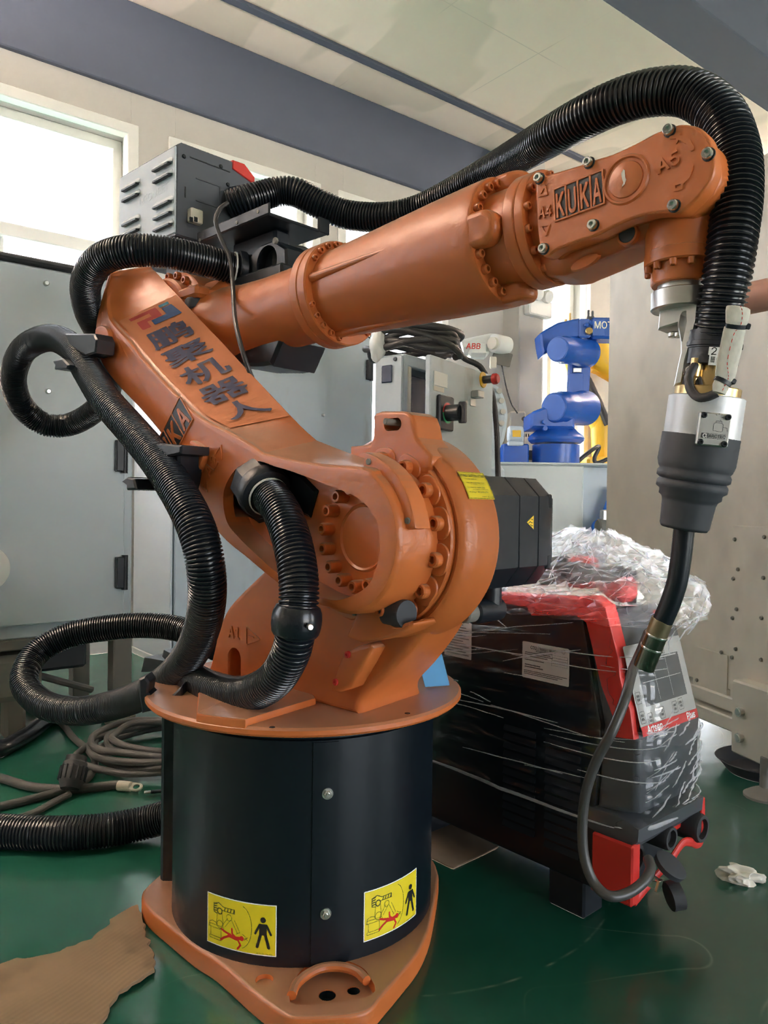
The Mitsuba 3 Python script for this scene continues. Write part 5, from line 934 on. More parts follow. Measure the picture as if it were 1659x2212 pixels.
# ------------------------------------------------------------------ welding torch (lies in the robot's middle plane)
WT = thing('welding_torch', 'welding torch with white sleeve, grey rubber boot and bent black neck hanging from the wrist', 'welding torch')
def c6(x, y): return 1280 + x / 4.377, 560 + y / 4.377
def c7(x, y): return 1280 + x / 3.072, 940 + y / 3.072
def poly6(l, s): return ccw(uzs([c6(*q) for q in l], s))
ba = sprism(poly6([(685, 480), (800, 440), (965, 360), (1060, 380), (1040, 600), (985, 800), (940, 960), (900, 1190), (815, 1215), (850, 1040), (882, 900), (880, 800), (862, 700), (850, 632), (668, 688)], .0), -.016, .022, .002)
ba = cut(ba, sprism(poly6([(885, 545), (905, 520), (940, 510), (946, 620), (905, 800), (895, 795), (868, 650)], .0), -.05, .05))
bap = put('bracket', xf(ba, MR), 'aluminium', WT, 30)
put('bracket_screws', xf(cat(*[cyl((uz(*c6(x, 690), 0)[0], .0, uz(*c6(x, 690), 0)[1]), (0, 0, -1), .006, .006, 16, .001) for x in (765, 820)]), MR), 'steel', bap)
Mq, L = onplane(c6(846, 1180), c6(862, 1100), -.0165); decal('bracket_label', [(sbox(0, -.010, L, .0), (.02, .02, .02)), (sbox(L * 1.1, -.012, L * 2.4, .001), (.03, .03, .03)), (centred(text_shape('Q', .008), L * 1.75, -.0055), (.6, .6, .6)), (centred(text_shape('A', .006), L * .5, -.005), (.6, .6, .6))], flat_on(Mq), bap)
a0, a1 = atp(1550, 700, 0), atp(1513, 955, 0); ta = (a1 - a0) / np.linalg.norm(a1 - a0)        # torch axis, downwards
def tl(px, py):                                               # distance along the axis of an image point on it
    q = atp(px, py, 0); return (q - a0) @ ta
TMx = fr(a0, ta, -AX)
def tz(y): return tl(1550 - (y - 700) * 37 / 255, y)
put('hose_connector', xf(lathe([(0, tz(718)), (.0285, tz(718)), (.0285, tz(742)), (.0300, tz(743)), (.0300, tz(752)), (.0285, tz(753)), (.0285, tz(756)), (.0275, tz(757)), (.0275, tz(790)), (.026, tz(792)), (0, tz(792))], 40), TMx), 'black_plastic', WT)
def oncyl(px, py, r):
    """Angle and height on a cylinder of radius r about the torch axis, seen at a pixel."""
    Ti = np.linalg.inv(TMx); o = (Ti @ np.r_[EYE, 1])[:3]; d = Ti[:3, :3] @ ray(px, py); a = d[:2] @ d[:2]; b = o[:2] @ d[:2]; c = o[:2] @ o[:2] - r * r; t = (-b - math.sqrt(max(b * b - a * c, 0))) / a; p = o + d * t; return math.atan2(p[1], p[0]), p[2]
def on_torch(px, py, r):
    an, zz_ = oncyl(px, py, r)
    # x to the viewer's right, y up (against the axis)
    e = np.array([-math.sin(an + .01), math.cos(an + .01)]); sgn = 1 if (TMx[:3, :3] @ np.r_[e, 0]) @ CR > 0 else -1
    return lambda x, y, h: (np.c_[(r + h) * np.cos(an + sgn * np.asarray(x) / r), (r + h) * np.sin(an + sgn * np.asarray(x) / r), zz_ - np.asarray(y), np.ones_like(x)] @ TMx.T)[:, :3]
cpl = 'welding_torch__hose_connector'
decal('white_label', [(sbox(0, 0, .028, .009), WHITE), (affinity.translate(text_shape('210', .0082, 1.0, False), .002, .0003).intersection(sbox(0, 0, .028, .009)), BLACK)], on_torch(*c6(1092, 905), .0276), cpl, strip=.004)
decal('white_label', [(sbox(0, 0, .0135, .012), WHITE), (unary_union([sbox(.002 + .0011 * k, .003, .0026 + .0011 * k, .0095) for k in range(4)] + [sbox(.008 + .0016 * k, .003, .0084 + .0016 * k, .009) for k in range(3)] + [sbox(.002, .006, .0062, .0066)]), (.08, .08, .08))], on_torch(*c6(1092, 1000), .0276), cpl, strip=.004)
put('brass_body', xf(cat(lathe([(0, tz(790)), (.0125, tz(790)), (.0125, tz(803)), (.0195, tz(804)), (.0195, tz(850)), (0, tz(850))], 36), lathe([(0, tz(838)), (.0345, tz(838)), (.0355, tz(840)), (.0355, tz(866)), (0, tz(866))], 48)), TMx), 'brass', WT)
for an in (20, 115): put('brass_stud', xf(lathe([(0, 0), (.006, 0), (.006, .02), (.0045, .022), (.0045, .034), (0, .034)], 14), TMx @ mov(.024 * math.cos(math.radians(an)), .024 * math.sin(math.radians(an)), tz(838) - .030)), 'brass', WT)
SL = put('white_sleeve', xf(lathe([(.034, tz(858)), (.040, tz(858)), (.0412, tz(860)), (.0412, tz(958)), (.038, tz(960)), (0, tz(960))], 64), TMx), 'sleeve', WT)
pc = TMx @ np.r_[0, 0, 0, 1]
an, zc_ = oncyl(1540, 928, .0412); n_ = TMx[:3, :3] @ np.array([math.cos(an), math.sin(an), 0]); ctr = (TMx @ np.array([.0425 * math.cos(an), .0425 * math.sin(an), zc_, 1]))[:3]
MP = fr(ctr, n_, np.cross(-ta, n_)); EP = put('emblem_plate', xf(rbox(.034, .036, .007, .0015, (0, 0, -.001)), MP), 'aluminium', SL)
ds = plyd(lathe([(0, .0012), (.0014, .0012), (.0014, .003), (.0026, .003), (.0032, .002), (.0032, 0), (0, 0)], 16), 'black_plastic', smooth=35)
for x in (-.0125, .0125):
    for y in (-.0145, .0145): rep('screw', ds, EP, MP @ mov(x, y, .0025))
art = unary_union([line([(-.001, -.001), (-.001, .006), (.001, .0075), (.007, .0075), (.009, .006), (.009, -.001), (.007, -.002), (-.001, -.001)], .0005), line([(.001, .0075), (.001, .0095), (.007, .0095), (.007, .0075)], .0005), line([(.009, .003), (.013, .003), (.014, -.001)], .0005)] + [line([(.003 + .0025 * math.cos(a), .0135 + .0025 * math.sin(a)), (.003 + .0045 * math.cos(a), .0135 + .0045 * math.sin(a))], .0004) for a in (0, .7, 1.57, 2.4, 5.4)])
decal('emblem_print', [(art, (.12, .12, .13)), (sbox(-.0125, -.010, -.0055, -.0045), (.05, .05, .055)), (sbox(-.005, -.0099, .0125, -.0045).difference(sbox(-.0047, -.0096, .0122, -.0048)), (.06, .06, .06)), (centred(text_shape('ARCTEC', .0032, 1.0), .0038, -.0072), (.06, .06, .06)), (centred(text_shape('\u03b1', .0058), -.009, -.0074), (.7, .7, .7))], flat_on(MP @ mov(0, 0, .0026)), EP)
q0 = atp(1513, 950, 0); q1 = atp(1476, 1148, 0); bd = (q1 - q0) / np.linalg.norm(q1 - q0); BM_ = fr(q0, bd, -AX)
def bz(y): return (atp(1513 - (y - 950) * 37 / 198, y, 0) - q0) @ bd
k_ = .894 / FPX / 1.0
put('rubber_boot', xf(lathe([(0, bz(942)), (.0425, bz(942)), (.0425, bz(1000)), (.0405, bz(1013)), (.0385, bz(1018)), (.0405, bz(1024)), (.0405, bz(1034)), (.0365, bz(1039)), (.039, bz(1045)), (.039, bz(1057)), (.0345, bz(1063)), (.0345, bz(1073)), (.031, bz(1078)), (.0295, bz(1086)), (.0275, bz(1135)), (.0255, bz(1142)), (0, bz(1143))], 64), BM_), 'grey_rubber', WT, 75)
put('neck', tube([atp(*q, 0) for q in ((1480, 1125), (1476, 1160), (1471, 1205), (1463, 1255), (1449, 1300), (1433, 1338), (1424, 1356))], .0118, 28, 8), 'black_satin', WT)
n0, n1 = atp(1431, 1338, 0), atp(1391, 1442, 0); nd = (n1 - n0) / np.linalg.norm(n1 - n0); Ln = np.linalg.norm(n1 - n0)
put('nozzle', xf(lathe([(0, 0), (.0122, 0), (.0128, .002), (.0128, Ln * .32), (0, Ln * .32)], 36), fr(n0, nd)), 'nozzle_olive', WT)
put('nozzle_tip', xf(lathe([(0, Ln * .30), (.0127, Ln * .30), (.0127, Ln * .62), (.0124, Ln), (.0105, Ln), (.0105, Ln * .9), (0, Ln * .9)], 36), fr(n0, nd)), 'nozzle_dark', WT)
for t in (.32, .58): put('nozzle_ring', xf(lathe([(.012, Ln * t - .0012), (.0133, Ln * t - .0012), (.0136, Ln * t), (.0133, Ln * t + .0012), (.012, Ln * t + .0012)], 36), fr(n0, nd)), 'chrome', WT)
put('lead', tube([atp(*c6(*q), s) for q, s in (((1000, 985), -.02), ((950, 1030), -.028), ((910, 1130), -.034), ((930, 1240), -.038), ((1000, 1305), -.040), ((1090, 1300), -.040), ((1180, 1262), -.038))], .0049, 14, 8), 'black_rubber', WT)
put('lead', tube([atp(*c6(*q), s) for q, s in (((985, 1040), -.006), ((1000, 1120), -.018), ((1020, 1220), -.03))], .0035, 10, 8), 'black_rubber', WT)
tw = thing('cloth_wrap', 'white woven tape wrap with red thread tied to the torch by two black cable ties', 'tape wrap')
pts_ = [(1378, 465, -.034), (1372, 520, -.036), (1362, 600, -.037), (1352, 645, -.036), (1335, 700, -.036), (1310, 830, -.037), (1275, 980, -.038), (1262, 1060, -.038), (1245, 1125, -.038), (1215, 1190, -.040), (1195, 1265, -.042)]
P = cr([atp(*c6(x, y), s - .012) for x, y, s in pts_], 8); tt = np.linspace(0, 1, len(P)); wid = np.interp(tt, [0, .08, .2, .28, .34, .5, .72, .80, .86, .92, 1], [.0125, .0130, .0115, .0098, .0115, .0118, .0112, .0105, .0084, .0090, .0072])
put('tape', sweep(P, wid, 20, .42, side=CR), 'tape_cloth', tw)
ns = np.cross(np.gradient(P, axis=0), CR); ns /= np.linalg.norm(ns, axis=1, keepdims=True); ns *= np.where((ns @ _f)[:, None] > 0, -1, 1)
rd_ = P + ns * (wid * .42 + .0002)[:, None] + CR * (np.sin(tt * 9) * .003)[:, None]
for i in range(0, len(rd_) - 4, 4): put('red_thread', sweep(rd_[i:i + 3], .0004, 6), 'red_plastic', tw)
for t_, w_ in ((.28, .0100), (.86, .0086)):
    i = int(t_ * (len(P) - 1)); d = P[i + 1] - P[i]; M = fr(P[i], d, CR) @ np.diag([1, .5, 1, 1])
    put('cable_tie', cat(xf(lathe([(w_, -.0022), (w_ + .0012, -.0022), (w_ + .0012, .0022), (w_, .0022)], 28), M), xf(rbox(.0055, .006, .006, .001), fr(P[i] + CR * (w_ + .002), d, CR))), 'black_plastic', tw)
# ------------------------------------------------------------------ wrapped welding power source
HW = math.radians(41.5); FW = np.array([math.sin(HW), -math.cos(HW), 0]); GW = np.array([math.cos(HW), math.sin(HW), 0]); OW = atz(1259, 1987, 0)
MWd = np.eye(4); MWd[:3, 0], MWd[:3, 1], MWd[:3, 3] = FW, GW, OW            # p towards the front, q to the right away, z up
def onq(px, py, q=0.0): d = ray(px, py); p = EYE + d * (((OW - EYE) @ GW + q) / (d @ GW)) - OW; return np.array([p @ FW, p[2]])
def onp(px, py, pp): d = ray(px, py); p = EYE + d * (((OW - EYE) @ FW + pp) / (d @ FW)) - OW; return np.array([p @ GW, p[2]])
def qprism(pts, q0, q1, c=0.0, steps=1): m = prism(ccw(pts), q0, q1, c, steps); m = xf(m, SWAP); m.invert() if m.volume < 0 else None; return m
WS = thing('welding_power_source', 'black and red welding power source wrapped in clear film beside the robot base', 'welding machine')
WQ = .222
body = [(-.50, .062), (.02, .062), (.02, .19), (.03, .35), (-.01, .53), (-.03, .545), (-.50, .53)]
put('case', xf(qprism(body, 0, WQ, .006, 2), MWd), 'black_satin', WS)
fr_p = [(.02, .20), (.098, .215), (.100, .34), (.055, .50), (.02, .545), (-.01, .53), (.03, .35)]
FP = put('front_fascia', xf(qprism(fr_p, .004, WQ - .004, .012, 3), MWd), 'dark_grey', WS)
put('bumper', xf(cat(qprism([(-.005, .168), (.085, .150), (.106, .172), (.108, .196), (.06, .208), (.0, .206)], -.004, WQ + .004, .008, 2)), MWd), 'dark_grey', WS)
trim = [tuple(onq(x, y, -.003)) for x, y in ((1008, 1290), (1030, 1278), (1230, 1290), (1282, 1288), (1310, 1310), (1338, 1420), (1342, 1462), (1350, 1495), (1364, 1532), (1372, 1598), (1314, 1590), (1328, 1556), (1300, 1480), (1268, 1345), (1246, 1330), (1150, 1330), (1140, 1312))]
put('red_frame', xf(qprism(trim, -.007, .028, .003, 2), MWd), 'red_plastic', WS)
for (x0, y0, x1, y1, n) in ((1090, 1560, 1155, 1812, 12), (1180, 1590, 1252, 1862, 12)):
    (p0, z1), (p1, z0) = onq(x0, y0), onq(x1, y1)
    for i in range(n):
        z = z0 + (z1 - z0) * (i + .5) / n
        put('vent_louver', xf(from_man(m3.Manifold.hull_points(np.array([(p0, -.0005, z + .006), (p1, -.0005, z + .006), (p0, -.0045, z - .005), (p1, -.0045, z - .005), (p0, .001, z - .005), (p1, .001, z - .005)], np.float32))), MWd), 'black_plastic', WS)
# data label on the side (its QR code is left out)
a = onq(1130, 1384); b = onq(1231, 1428); c_ = onq(1131, 1462); W_, H_ = (b - a)[0], (a - c_)[1]
ML = np.eye(4); ML[:3, 0], ML[:3, 1], ML[:3, 2], ML[:3, 3] = FW, [0, 0, 1], -GW, OW + FW * a[0] + ZX * c_[1] - GW * .001
rows = [sbox(.006, H_ * (.70 - .05 * k), .006 + W_ * w, H_ * (.70 - .05 * k) + .0017) for k, w in enumerate((.55, .6, .5, .58, .42))] + [sbox(.006, H_ * (.36 - .06 * k), .006 + W_ * w, H_ * (.36 - .06 * k) + .0022) for k, w in enumerate((.34, .4))] + [sbox(.004, H_ * (.20 - .045 * k), W_ - .004 - .01 * k, H_ * (.20 - .045 * k) + .0014) for k in range(3)]
tb = sbox(W_ * .64, H_ * .48, W_ * .97, H_ * .76).difference(unary_union([sbox(W_ * .645, H_ * (.485 + .07 * k), W_ * .965, H_ * (.545 + .07 * k)) for k in range(4)]))
decal('data_label', [(sbox(0, 0, W_, H_).buffer(-.003).buffer(.003), (.68, .68, .66)), (unary_union(rows + [tb, Point(W_ * .88, H_ * .90).buffer(.004).difference(Point(W_ * .88, H_ * .90).buffer(.0034))]), (.10, .10, .10)), (affinity.translate(text_shape('CO2 / MAG / MIG', .0062, .8), W_ * .18, H_ * .82), (.05, .05, .05)), (affinity.translate(text_shape('Artsen Plus 350', .0045, .8), W_ * .30, H_ * .755), (.05, .05, .05))], flat_on(ML), WS, label='white data label with fine print')
d0 = onq(985, 1345); d1 = onq(1015, 1425)
ML2 = ML.copy(); ML2[:3, 3] = OW + FW * (d0[0] - .03) + ZX * d1[1] - GW * .001
decal('data_label', [(sbox(0, 0, .075, .082), (.55, .55, .54)), (unary_union([sbox(.004, .006 + .0055 * k, .068 - .008 * (k % 3), .0082 + .0055 * k) for k in range(13)]), (.16, .16, .16))], flat_on(ML2), WS, label='grey text label half hidden by the robot')
# control panel on the sloping front
pa_, pb_ = np.array([.101, .345]), np.array([.058, .500]); up_ = np.r_[(pb_ - pa_)[0], 0, (pb_ - pa_)[1]]; HP = np.linalg.norm(up_); up_ /= HP; nx_ = np.cross([0, 1, 0], up_); nx_ = nx_ * np.sign(nx_[0])
MPn = np.eye(4); MPn[:3, 0], MPn[:3, 1], MPn[:3, 2], MPn[:3, 3] = [0, 1, 0], up_, nx_, [pa_[0], .006, pa_[1]]; MPn = MWd @ MPn @ mov(0, 0, .004)
PW = WQ - .03
ik = [sbox(.036, .05, .165, .118)]
g1 = unary_union([sbox(.04, .054 + .021 * r, .066 + .042 * (c > 0) * 0, .071 + .021 * r) for r in range(0) for c in range(0)] + [line([(.036, .084), (.165, .084)], .0012), line([(.08, .05), (.08, .118)], .0012), line([(.125, .05), (.125, .118)], .0012), sbox(.036, .118, .165, .1205)])
btn = []
for x, y in ((.012, .062), (.012, .030), (.035, .024), (.075, .028), (.12, .030), (.142, .032), (.05, .130), (.085, .132), (.12, .134)):
    r_ = sbox(x - .006, y - .008, x + .006, y + .008).buffer(.002); btn.append(r_.difference(r_.buffer(-.0009))); btn += [sbox(x - .004, y + .001, x + .004, y + .005), sbox(x - .004, y - .005, x + .004, y - .001)]
decal('control_panel', [(sbox(0, 0, PW, .15).buffer(-.004).buffer(.004), (.34, .34, .33)), (sbox(.030, .045, .172, .122), (.055, .06, .065)), (g1, (.34, .34, .34)), (unary_union(btn), (.09, .09, .09)), (sbox(0, 0, PW, .016), (.52, .03, .03)), (affinity.translate(text_shape('Artsen', .0125, .95), .016, .0025), (.75, .75, .73)), (affinity.translate(text_shape('Plus', .0115, .95), PW - .042, .0028), (.75, .75, .73))], flat_on(MPn), FP, label='white control panel with buttons and red lettered strip')
put('red_cap', xf(bx(.02, .052, .165, .185, .515, .535, .006), MWd), 'red_plastic', WS)
# connection bay under the bumper
put('connection_plate', xf(bx(-.01, .03, .0, WQ, .062, .20, .004), MWd), 'black_plastic', WS)
gl = [tuple(onp(x, y, .1)) for x, y in ()]
put('side_guard', xf(cat(bx(.024, .1, -.014, -.006, .072, .168, .003), bx(.094, .102, -.014, .012, .066, .168, .003), bx(.022, .10, -.014, .006, .066, .074, .003)), MWd), 'red_plastic', WS)
ub = [(.10, .02 + .0), ] 
path = [(.098, .0, .070), (.10, .06, .092), (.102, .11, .108), (.104, .15, .128), (.105, .18, .122), (.104, .208, .110), (.104, .222, .116), (.103, .226, .15), (.102, .226, .19)]
put('guard_bar', xf(sweep(cr(path, 6), .008, 10, .5, side=[0, 0, 1]), MWd), 'red_plastic', WS)
put('red_socket', xf(bx(.05, .085, .135, .19, .135, .185, .008), MWd), 'red_plastic', WS)
def sock(q, z, r, p0, p1, mat='black_rubber', nm='socket'): return put(nm, xf(cat(lathe([(0, p0), (r, p0), (r, p1 - .006), (r * .92, p1), (r * .7, p1), (r * .7, p1 - .01), (0, p1 - .01)], 28)), MWd @ fr([0, q, z], [1, 0, 0])), mat, WS)
sock(.205, .142, .026, .03, .115); sock(.105, .150, .021, .03, .108); sock(.03, .128, .028, .02, .085)
k = put('socket_cap', xf(lathe([(0, .0), (.022, .0), (.027, .003), (.028, .012), (.024, .014), (0, .016)], 32), MWd @ fr([.125, .058, .118], [.55, .1, .82])), 'grey_rubber', WS)
put('socket_cap', xf(lathe([(0, .0), (.024, .0), (.025, .02), (.021, .02), (.016, .008), (0, .008)], 28), MWd @ fr([.118, .078, .062], [.55, .75, .2])), 'black_rubber', WS)
put('hose_clip', xf(cat(lathe([(.009, -.006), (.0115, -.006), (.0115, .006), (.009, .006)], 20), rbox(.006, .012, .02, .001, (.012, 0, 0))), MWd @ fr([.12, .018, .108], [.2, .1, 1])), 'chrome', WS)
put('foot_block', xf(bx(-.075, .002, .0, .06, .0, .066, .004), MWd), 'black_plastic', WS); put('foot_block', xf(bx(-.075, .002, WQ - .06, WQ, .0, .066, .004), MWd), 'black_plastic', WS); put('foot_block', xf(bx(-.50, -.42, .0, WQ, .0, .066, .004), MWd), 'black_plastic', WS)
# work cable down the front of the machine
def atq(px, py, p, ): return None
cb_ = []
for x, y, q in ((1400, 1420, None), (1385, 1450, None)): pass
def on_front(px, py, pp): q, z = onp(px, py, pp); return OW + FW * pp + GW * q + ZX * z
cpts = [on_front(1366, 1450, .10), on_front(1350, 1510, .12), on_front(1322, 1580, .12), on_front(1290, 1640, .10), on_front(1266, 1710, .085), on_front(1258, 1780, .08), on_front(1262, 1850, .085), on_front(1282, 1905, .10), on_front(1315, 1935, .125), on_front(1355, 1930, .14), on_front(1390, 1905, .15), on_front(1405, 1878, .145), on_front(1400, 1855, .13)]
cpts = [on_front(1400, 1366, .075), on_front(1385, 1405, .092)] + cpts
one('work_cable', tube(cpts, .0080, 16, 8), 'cable_work', 'thick black cable hanging in front of the wrapped welding machine', 'cable')
# ------------------------------------------------------------------ bundle on top and stretch film
pk_ = thing('accessory_bundle', 'dark cables and red parts bundled under film on top of the welding machine', 'bundle')
put('cable_loop', xf(tube(coil_path(-.08, .11, .565, .09, .06, 3, .045, 3, .05), .009, 10, 6), MWd), 'cable_black', pk_)
put('red_part', xf(bx(-.03, .03, .07, .12, .555, .60, .01), MWd), 'red_dark', pk_); put('red_part', xf(bx(-.12, -.07, .10, .15, .56, .63, .01), MWd), 'red_dark', pk_)
put('foam_pad', xf(bx(-.22, .0, .03, .2, .54, .57, .015), MWd), 'paper', pk_)
def film_surface(TH, Vv, wr=1.0):
    zz = .185 + .50 * Vv; I = lambda *t: np.interp(zz, [.17, .22, .34, .50, .545, .58, .62, .66, .685], t)
    cp, cq = I(-.205, -.205, -.205, -.205, -.15, -.10, -.07, -.06, -.06), I(.111, .111, .111, .111, .111, .111, .112, .112, .112)
    a, b, c = I(.314, .316, .318, .292, .275, .205, .125, .050, .006), I(.305, .305, .305, .300, .26, .18, .115, .060, .006), I(.124, .124, .124, .124, .122, .108, .088, .048, .006)
    ex = 5.0 - 2.6 * np.clip((Vv - .68) / .14, 0, 1); co, si = np.cos(TH), np.sin(TH); r = (np.abs(co) ** ex + np.abs(si) ** ex) ** (-1 / ex)
    P = cp + np.where(co > 0, a, b) * co * r; Q = cq + c * si * r
    X = np.stack([P * 4, Q * 4, zz * 26], -1); w1 = np.abs(meshkit.fbm(X, 4, 11) - .5) * 2
    X2 = np.stack([P * 20 + Q * 9, Q * 20, zz * 20], -1); w2 = np.abs(meshkit.fbm(X2, 4, 5) - .5) * 2
    top = np.clip((Vv - .68) / .10, 0, 1)
    d = .004 + (1 - top) * (.007 * (1 - w1) ** 3) + top * (.050 * (1 - w2) ** 2 - .016)
    nx, ny = co / np.maximum(np.where(co > 0, a, b), .03), si / np.maximum(c, .03); nn = np.sqrt(nx ** 2 + ny ** 2); nx, ny = nx / nn, ny / nn
    Z2 = zz + top * (.055 * (meshkit.fbm(X2 * .5, 3, 9) - .5)) + (1 - top) * .004 * (meshkit.fbm(X * .6, 2, 2) - .5)
    return np.stack([P + nx * d, Q + ny * d, Z2], -1), np.stack([nx, ny, top * .8 + 0 * nx], -1)
def grid(TH, Vv, closed=True):
    nv, nu = TH.shape; Vt = film_surface(TH, Vv)[0].reshape(-1, 3); i, j = np.meshgrid(np.arange(nv - 1), np.arange(nu), indexing='ij'); j2 = (j + 1) % nu
    return Vt, np.vstack([np.stack([i * nu + j, i * nu + j2, (i + 1) * nu + j2], -1).reshape(-1, 3), np.stack([i * nu + j, (i + 1) * nu + j2, (i + 1) * nu + j], -1).reshape(-1, 3)])
def film():
    TH, Vv = np.meshgrid(np.linspace(0, 2 * np.pi, 340, endpoint=False), np.linspace(0, .70, 120), indexing='xy'); V, F = grid(TH, Vv)
    return xf(Tm(V, F), MWd)
def film_cap():
    g = np.random.default_rng(6); nu, nv = 96, 34; TH, Vv = np.meshgrid(np.linspace(0, 2 * np.pi, nu, endpoint=False), np.linspace(.685, .995, nv), indexing='xy')
    jv = np.ones(nv)[:, None] * 1.0; jv[0] = jv[-1] = 0; TH = TH + g.normal(0, .022, TH.shape) + (np.arange(nv) % 2)[:, None] * math.pi / nu; Vv = np.clip(Vv + g.normal(0, .003, Vv.shape) * jv, .68, .998)
    V, F = grid(TH, Vv); V = V + g.normal(0, .0028, V.shape)
    return xf(Tm(V, F), MWd)
SFK = one('stretch_film', film(), 'film_clear', 'wrinkled clear stretch film wrapped round the welding machine', 'plastic wrap', smooth=True)
put('crumpled_top', film_cap(), 'film', SFK, False)
def glint_hem_strips():  # reflection streaks shaped as pale strips, plus the rolled lower hem
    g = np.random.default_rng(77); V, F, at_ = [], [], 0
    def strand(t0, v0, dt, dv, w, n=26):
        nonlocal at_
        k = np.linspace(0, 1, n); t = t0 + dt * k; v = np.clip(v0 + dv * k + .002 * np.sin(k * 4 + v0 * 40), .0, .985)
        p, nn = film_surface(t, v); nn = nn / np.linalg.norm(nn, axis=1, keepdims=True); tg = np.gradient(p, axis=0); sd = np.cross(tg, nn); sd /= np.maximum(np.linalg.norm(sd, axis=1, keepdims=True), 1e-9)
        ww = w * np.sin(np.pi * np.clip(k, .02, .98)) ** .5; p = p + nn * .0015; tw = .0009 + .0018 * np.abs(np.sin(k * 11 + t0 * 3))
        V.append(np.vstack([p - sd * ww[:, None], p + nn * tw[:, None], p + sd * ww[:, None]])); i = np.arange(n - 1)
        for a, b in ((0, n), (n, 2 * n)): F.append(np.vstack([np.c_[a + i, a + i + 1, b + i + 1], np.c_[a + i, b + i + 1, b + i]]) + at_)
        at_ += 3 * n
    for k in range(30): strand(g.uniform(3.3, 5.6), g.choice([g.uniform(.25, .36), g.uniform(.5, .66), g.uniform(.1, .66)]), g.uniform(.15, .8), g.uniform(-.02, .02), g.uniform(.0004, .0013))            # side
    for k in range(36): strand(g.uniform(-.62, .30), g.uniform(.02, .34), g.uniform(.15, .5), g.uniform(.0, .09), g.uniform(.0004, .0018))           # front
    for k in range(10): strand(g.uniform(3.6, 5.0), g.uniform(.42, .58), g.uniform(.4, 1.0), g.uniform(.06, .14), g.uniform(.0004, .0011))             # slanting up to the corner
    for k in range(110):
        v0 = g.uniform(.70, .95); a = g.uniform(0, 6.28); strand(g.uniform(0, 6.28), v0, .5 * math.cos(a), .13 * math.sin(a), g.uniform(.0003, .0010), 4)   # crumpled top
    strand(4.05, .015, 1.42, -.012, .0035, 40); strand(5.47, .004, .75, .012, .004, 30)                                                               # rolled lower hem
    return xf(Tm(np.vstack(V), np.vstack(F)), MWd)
tag(put('glint_hem_strip', glint_hem_strips(), 'film_fold', SFK, True), None, None, None, 'stuff')
# ------------------------------------------------------------------ small things
a_ = [atz(x, y, .408) for x, y in ((918, 1484), (983, 1480))]; xdir = (a_[1] - a_[0]) / np.linalg.norm(a_[1] - a_[0]); top_ = at(968, 1410, a_[1][1] + .02)
upv = top_ - a_[0] - xdir * ((top_ - a_[0]) @ xdir); upv /= np.linalg.norm(upv)
nrm = np.cross(xdir, upv); Mc = np.eye(4); Mc[:3, 0], Mc[:3, 1], Mc[:3, 2], Mc[:3, 3] = xdir, upv, nrm, a_[0]
one('blue_card', xf(prism(np.array(Polygon([(0, 0), (.046, 0), (.039, .056), (-.008, .056)]).buffer(-.002).buffer(.002).exterior.coords[:-1]), 0, .0012), Mc), 'blue_card', 'pale blue plastic card leaning on the orange turntable', 'card')
def slab(px, z0, th, seed, n=6, rag=.006):
    p = np.array([atz(x, y, 0)[:2] for x, y in px]); q = resample(np.c_[np.vstack([p, p[:1]]), np.zeros(len(p) + 1)], .012)[0][:-1, :2]; g = np.random.default_rng(seed); q = q + g.normal(0, rag * .35, q.shape)
    return prism(q, z0, z0 + th, .001)
cb1 = slab(((-40, 2112), (40, 2085), (120, 2068), (195, 2040), (238, 2008), (250, 1990), (292, 1966), (305, 1985), (318, 2030), (330, 2066), (334, 2104), (300, 2130), (262, 2150), (240, 2180), (215, 2230), (-40, 2260)), 0, .006, 3)
cbm = cb1.subdivide_to_size(.02) if hasattr(cb1, 'subdivide_to_size') else cb1
v = cbm.vertices.copy(); v[:, 2] += .018 * np.clip(meshkit.fbm(np.c_[v[:, 0] * 6, v[:, 1] * 6, np.zeros(len(v))], 3, 4) - .42, 0, 1) + .0005; cbm = Tm(v, cbm.faces)
one('torn_cardboard', cbm, 'cardboard', 'torn dirty corrugated cardboard sheet on the floor at the lower left', 'cardboard', smooth=40)
one('cardboard_sheet', slab(((915, 1768), (935, 1764), (1078, 1832), (978, 1879), (920, 1850), (880, 1830)), 0, .004, 5, rag=.001), 'board_brown', 'flat brown board on the floor between robot base and welding machine', 'cardboard')
pp = atz(1600, 1905, 0); s_ = trimesh.creation.icosphere(5); v = s_.vertices * [.034, .017, .016]; rid = np.abs(meshkit.fbm(s_.vertices * [1.1, 1.5, 1.3] + 5, 2, 3) - .5) * 2
v = v * (.45 + .95 * (1 - rid) ** 2)[:, None]; v[:, 2] = np.maximum(v[:, 2], -.012) + .0125
one('crumpled_tissue', xf(Tm(v, s_.faces), mov(*pp[:2], 0) @ rotz(-.45)), 'paper', 'crumpled white tissue on the green floor at the right', 'tissue')
gc = atz(300, 1640, 0); g = np.random.default_rng(21); P = []
for k in range(74):
    a = k / 10 * 2 * math.pi; t = k / 74; rr = .185 + .03 * math.sin(k * .37) - .05 * (t - .5)
    P.append((gc[0] + .075 + rr * 1.05 * math.cos(a) + g.normal(0, .006), gc[1] + .03 + rr * .95 * math.sin(a) + g.normal(0, .006), .012 + .055 * t + .012 * math.sin(k * 1.3) ** 2))
one('grey_cable_coil', tube(P, .0095, 12, 6), 'cable_grey', 'coil of dusty grey cable on the floor behind the black robot base', 'cable')
def fl_(l, z=.012): return [atz(x, y, z) for x, y in l]
gc_ = one('ground_cable', tube(fl_([(-40, 1672), (0, 1680), (60, 1698), (120, 1704), (180, 1703), (240, 1696), (275, 1695)]), .011, 12, 8), 'cable_grey', 'dark cable with a pale ring terminal lying on the floor left of the base', 'cable')
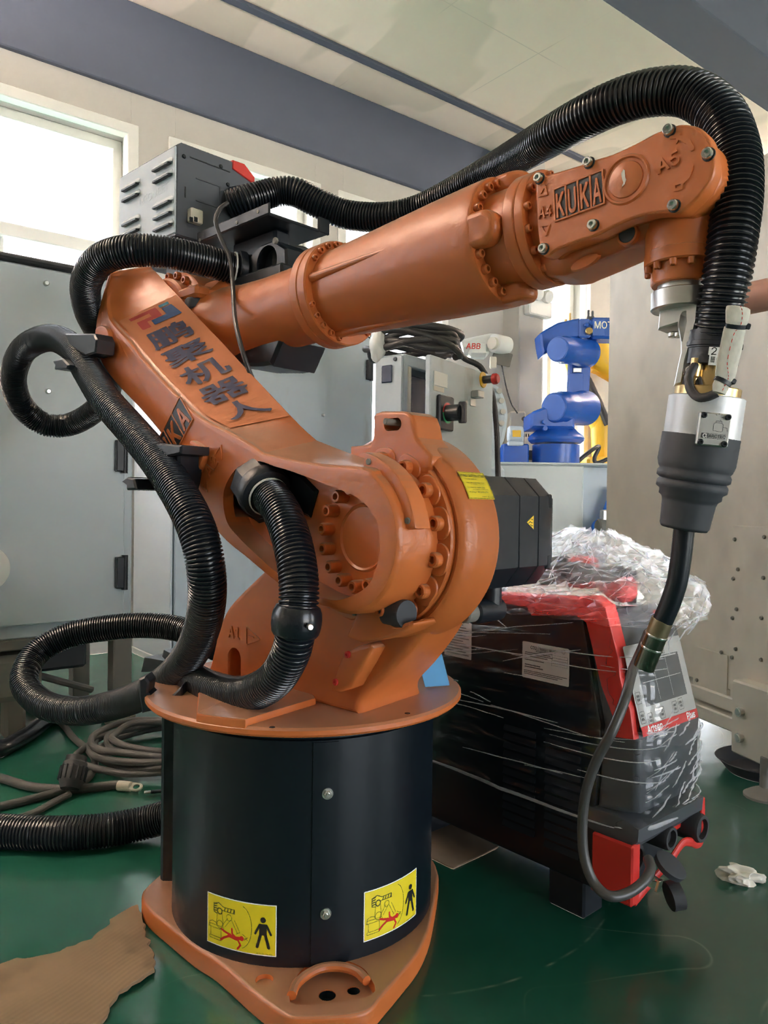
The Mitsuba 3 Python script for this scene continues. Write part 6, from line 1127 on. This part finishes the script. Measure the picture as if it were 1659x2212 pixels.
lg = atz(292, 1700, .014); d_ = atz(310, 1700, .014) - atz(275, 1697, .014); d_ /= np.linalg.norm(d_)
ring_ = Polygon(capsule(0, 0, .026, .038)).difference(Point(0, .003).buffer(.0085)); put('ring_terminal', cat(xf(poly3(affinity.rotate(ring_, -90, origin=(0, 0)), -.002, .002), fr(lg, [0, -.35, 1], d_)), sweep(np.array([lg - d_ * .045, lg - d_ * .012]), [.0125, .012], 14)), 'cream', gc_)
c2 = one('floor_cable', tube(fl_([(-40, 1750), (0, 1742), (60, 1728), (120, 1712), (165, 1698), (195, 1675), (205, 1645), (190, 1620), (160, 1595), (140, 1570), (118, 1545), (100, 1520)], .010), .010, 12, 8), 'cable_grey', 'dusty dark cable running across the floor to the left edge', 'cable')
one('floor_cable', tube(fl_([(-40, 1772), (0, 1768), (40, 1766), (80, 1752), (125, 1728), (150, 1716)], .010), .008, 12, 8), 'cable_grey', 'thin dark cable curving on the floor beside the dusty cable', 'cable')
pc_ = atz(150, 1695, .03); pt_ = pc_ + np.array([.0, .06, .012])
k = thing('cable_plug', 'black round industrial connector standing on the cables at the left', 'plug')
put('body', xf(lathe([(0, 0), (.022, 0), (.026, .01), (.030, .02), (.031, .05), (.029, .052), (.029, .062), (.025, .066), (.025, .078), (0, .08)], 30), fr(atz(150, 1704, .02), [.0, .55, .8])), 'black_rubber', k); dvr = plyd(rbox(.005, .004, .034, .001), 'black_plastic', smooth=35)
FRP = fr(atz(150, 1704, .02), [.0, .55, .8])
for i in range(14): a = i * 2 * math.pi / 14; rep('grip_rib', dvr, k, FRP @ mov(.031 * math.cos(a), .031 * math.sin(a), .036) @ rotz(a))
u = thing('usb_plug', 'black cable end with a silver tip on the floor beside the robot base', 'plug')
p = atz(348, 1712, .006); d_ = np.array([-.94, -.3, 0]); put('shell', xf(rbox(.012, .006, .05, .002), fr(p + np.array([0, 0, .004]), d_)), 'black_plastic', u); put('tip', xf(rbox(.012, .0045, .016, .0008), fr(p + d_ / np.linalg.norm(d_) * .032 + np.array([0, 0, .004]), d_)), 'steel', u); put('lead', tube([p + np.array([.0, 0, .004]), p + np.array([.05, .015, .004]), p + np.array([.1, .06, .004])], .003, 8), 'cable_black', u)
for i, l in enumerate(([(-40, 1625), (0, 1618), (40, 1598), (75, 1575), (110, 1548), (150, 1525)], [(-40, 1500), (0, 1505), (40, 1512), (70, 1520)])):
    one('floor_hose', tube(fl_(l, .022), .024 if i == 0 else .02, 16, 8), 'hose_black', ('dark hose running to the left edge under the looping hose' if i == 0 else 'dark hose end under the left cabinet at the left edge'), 'hose')
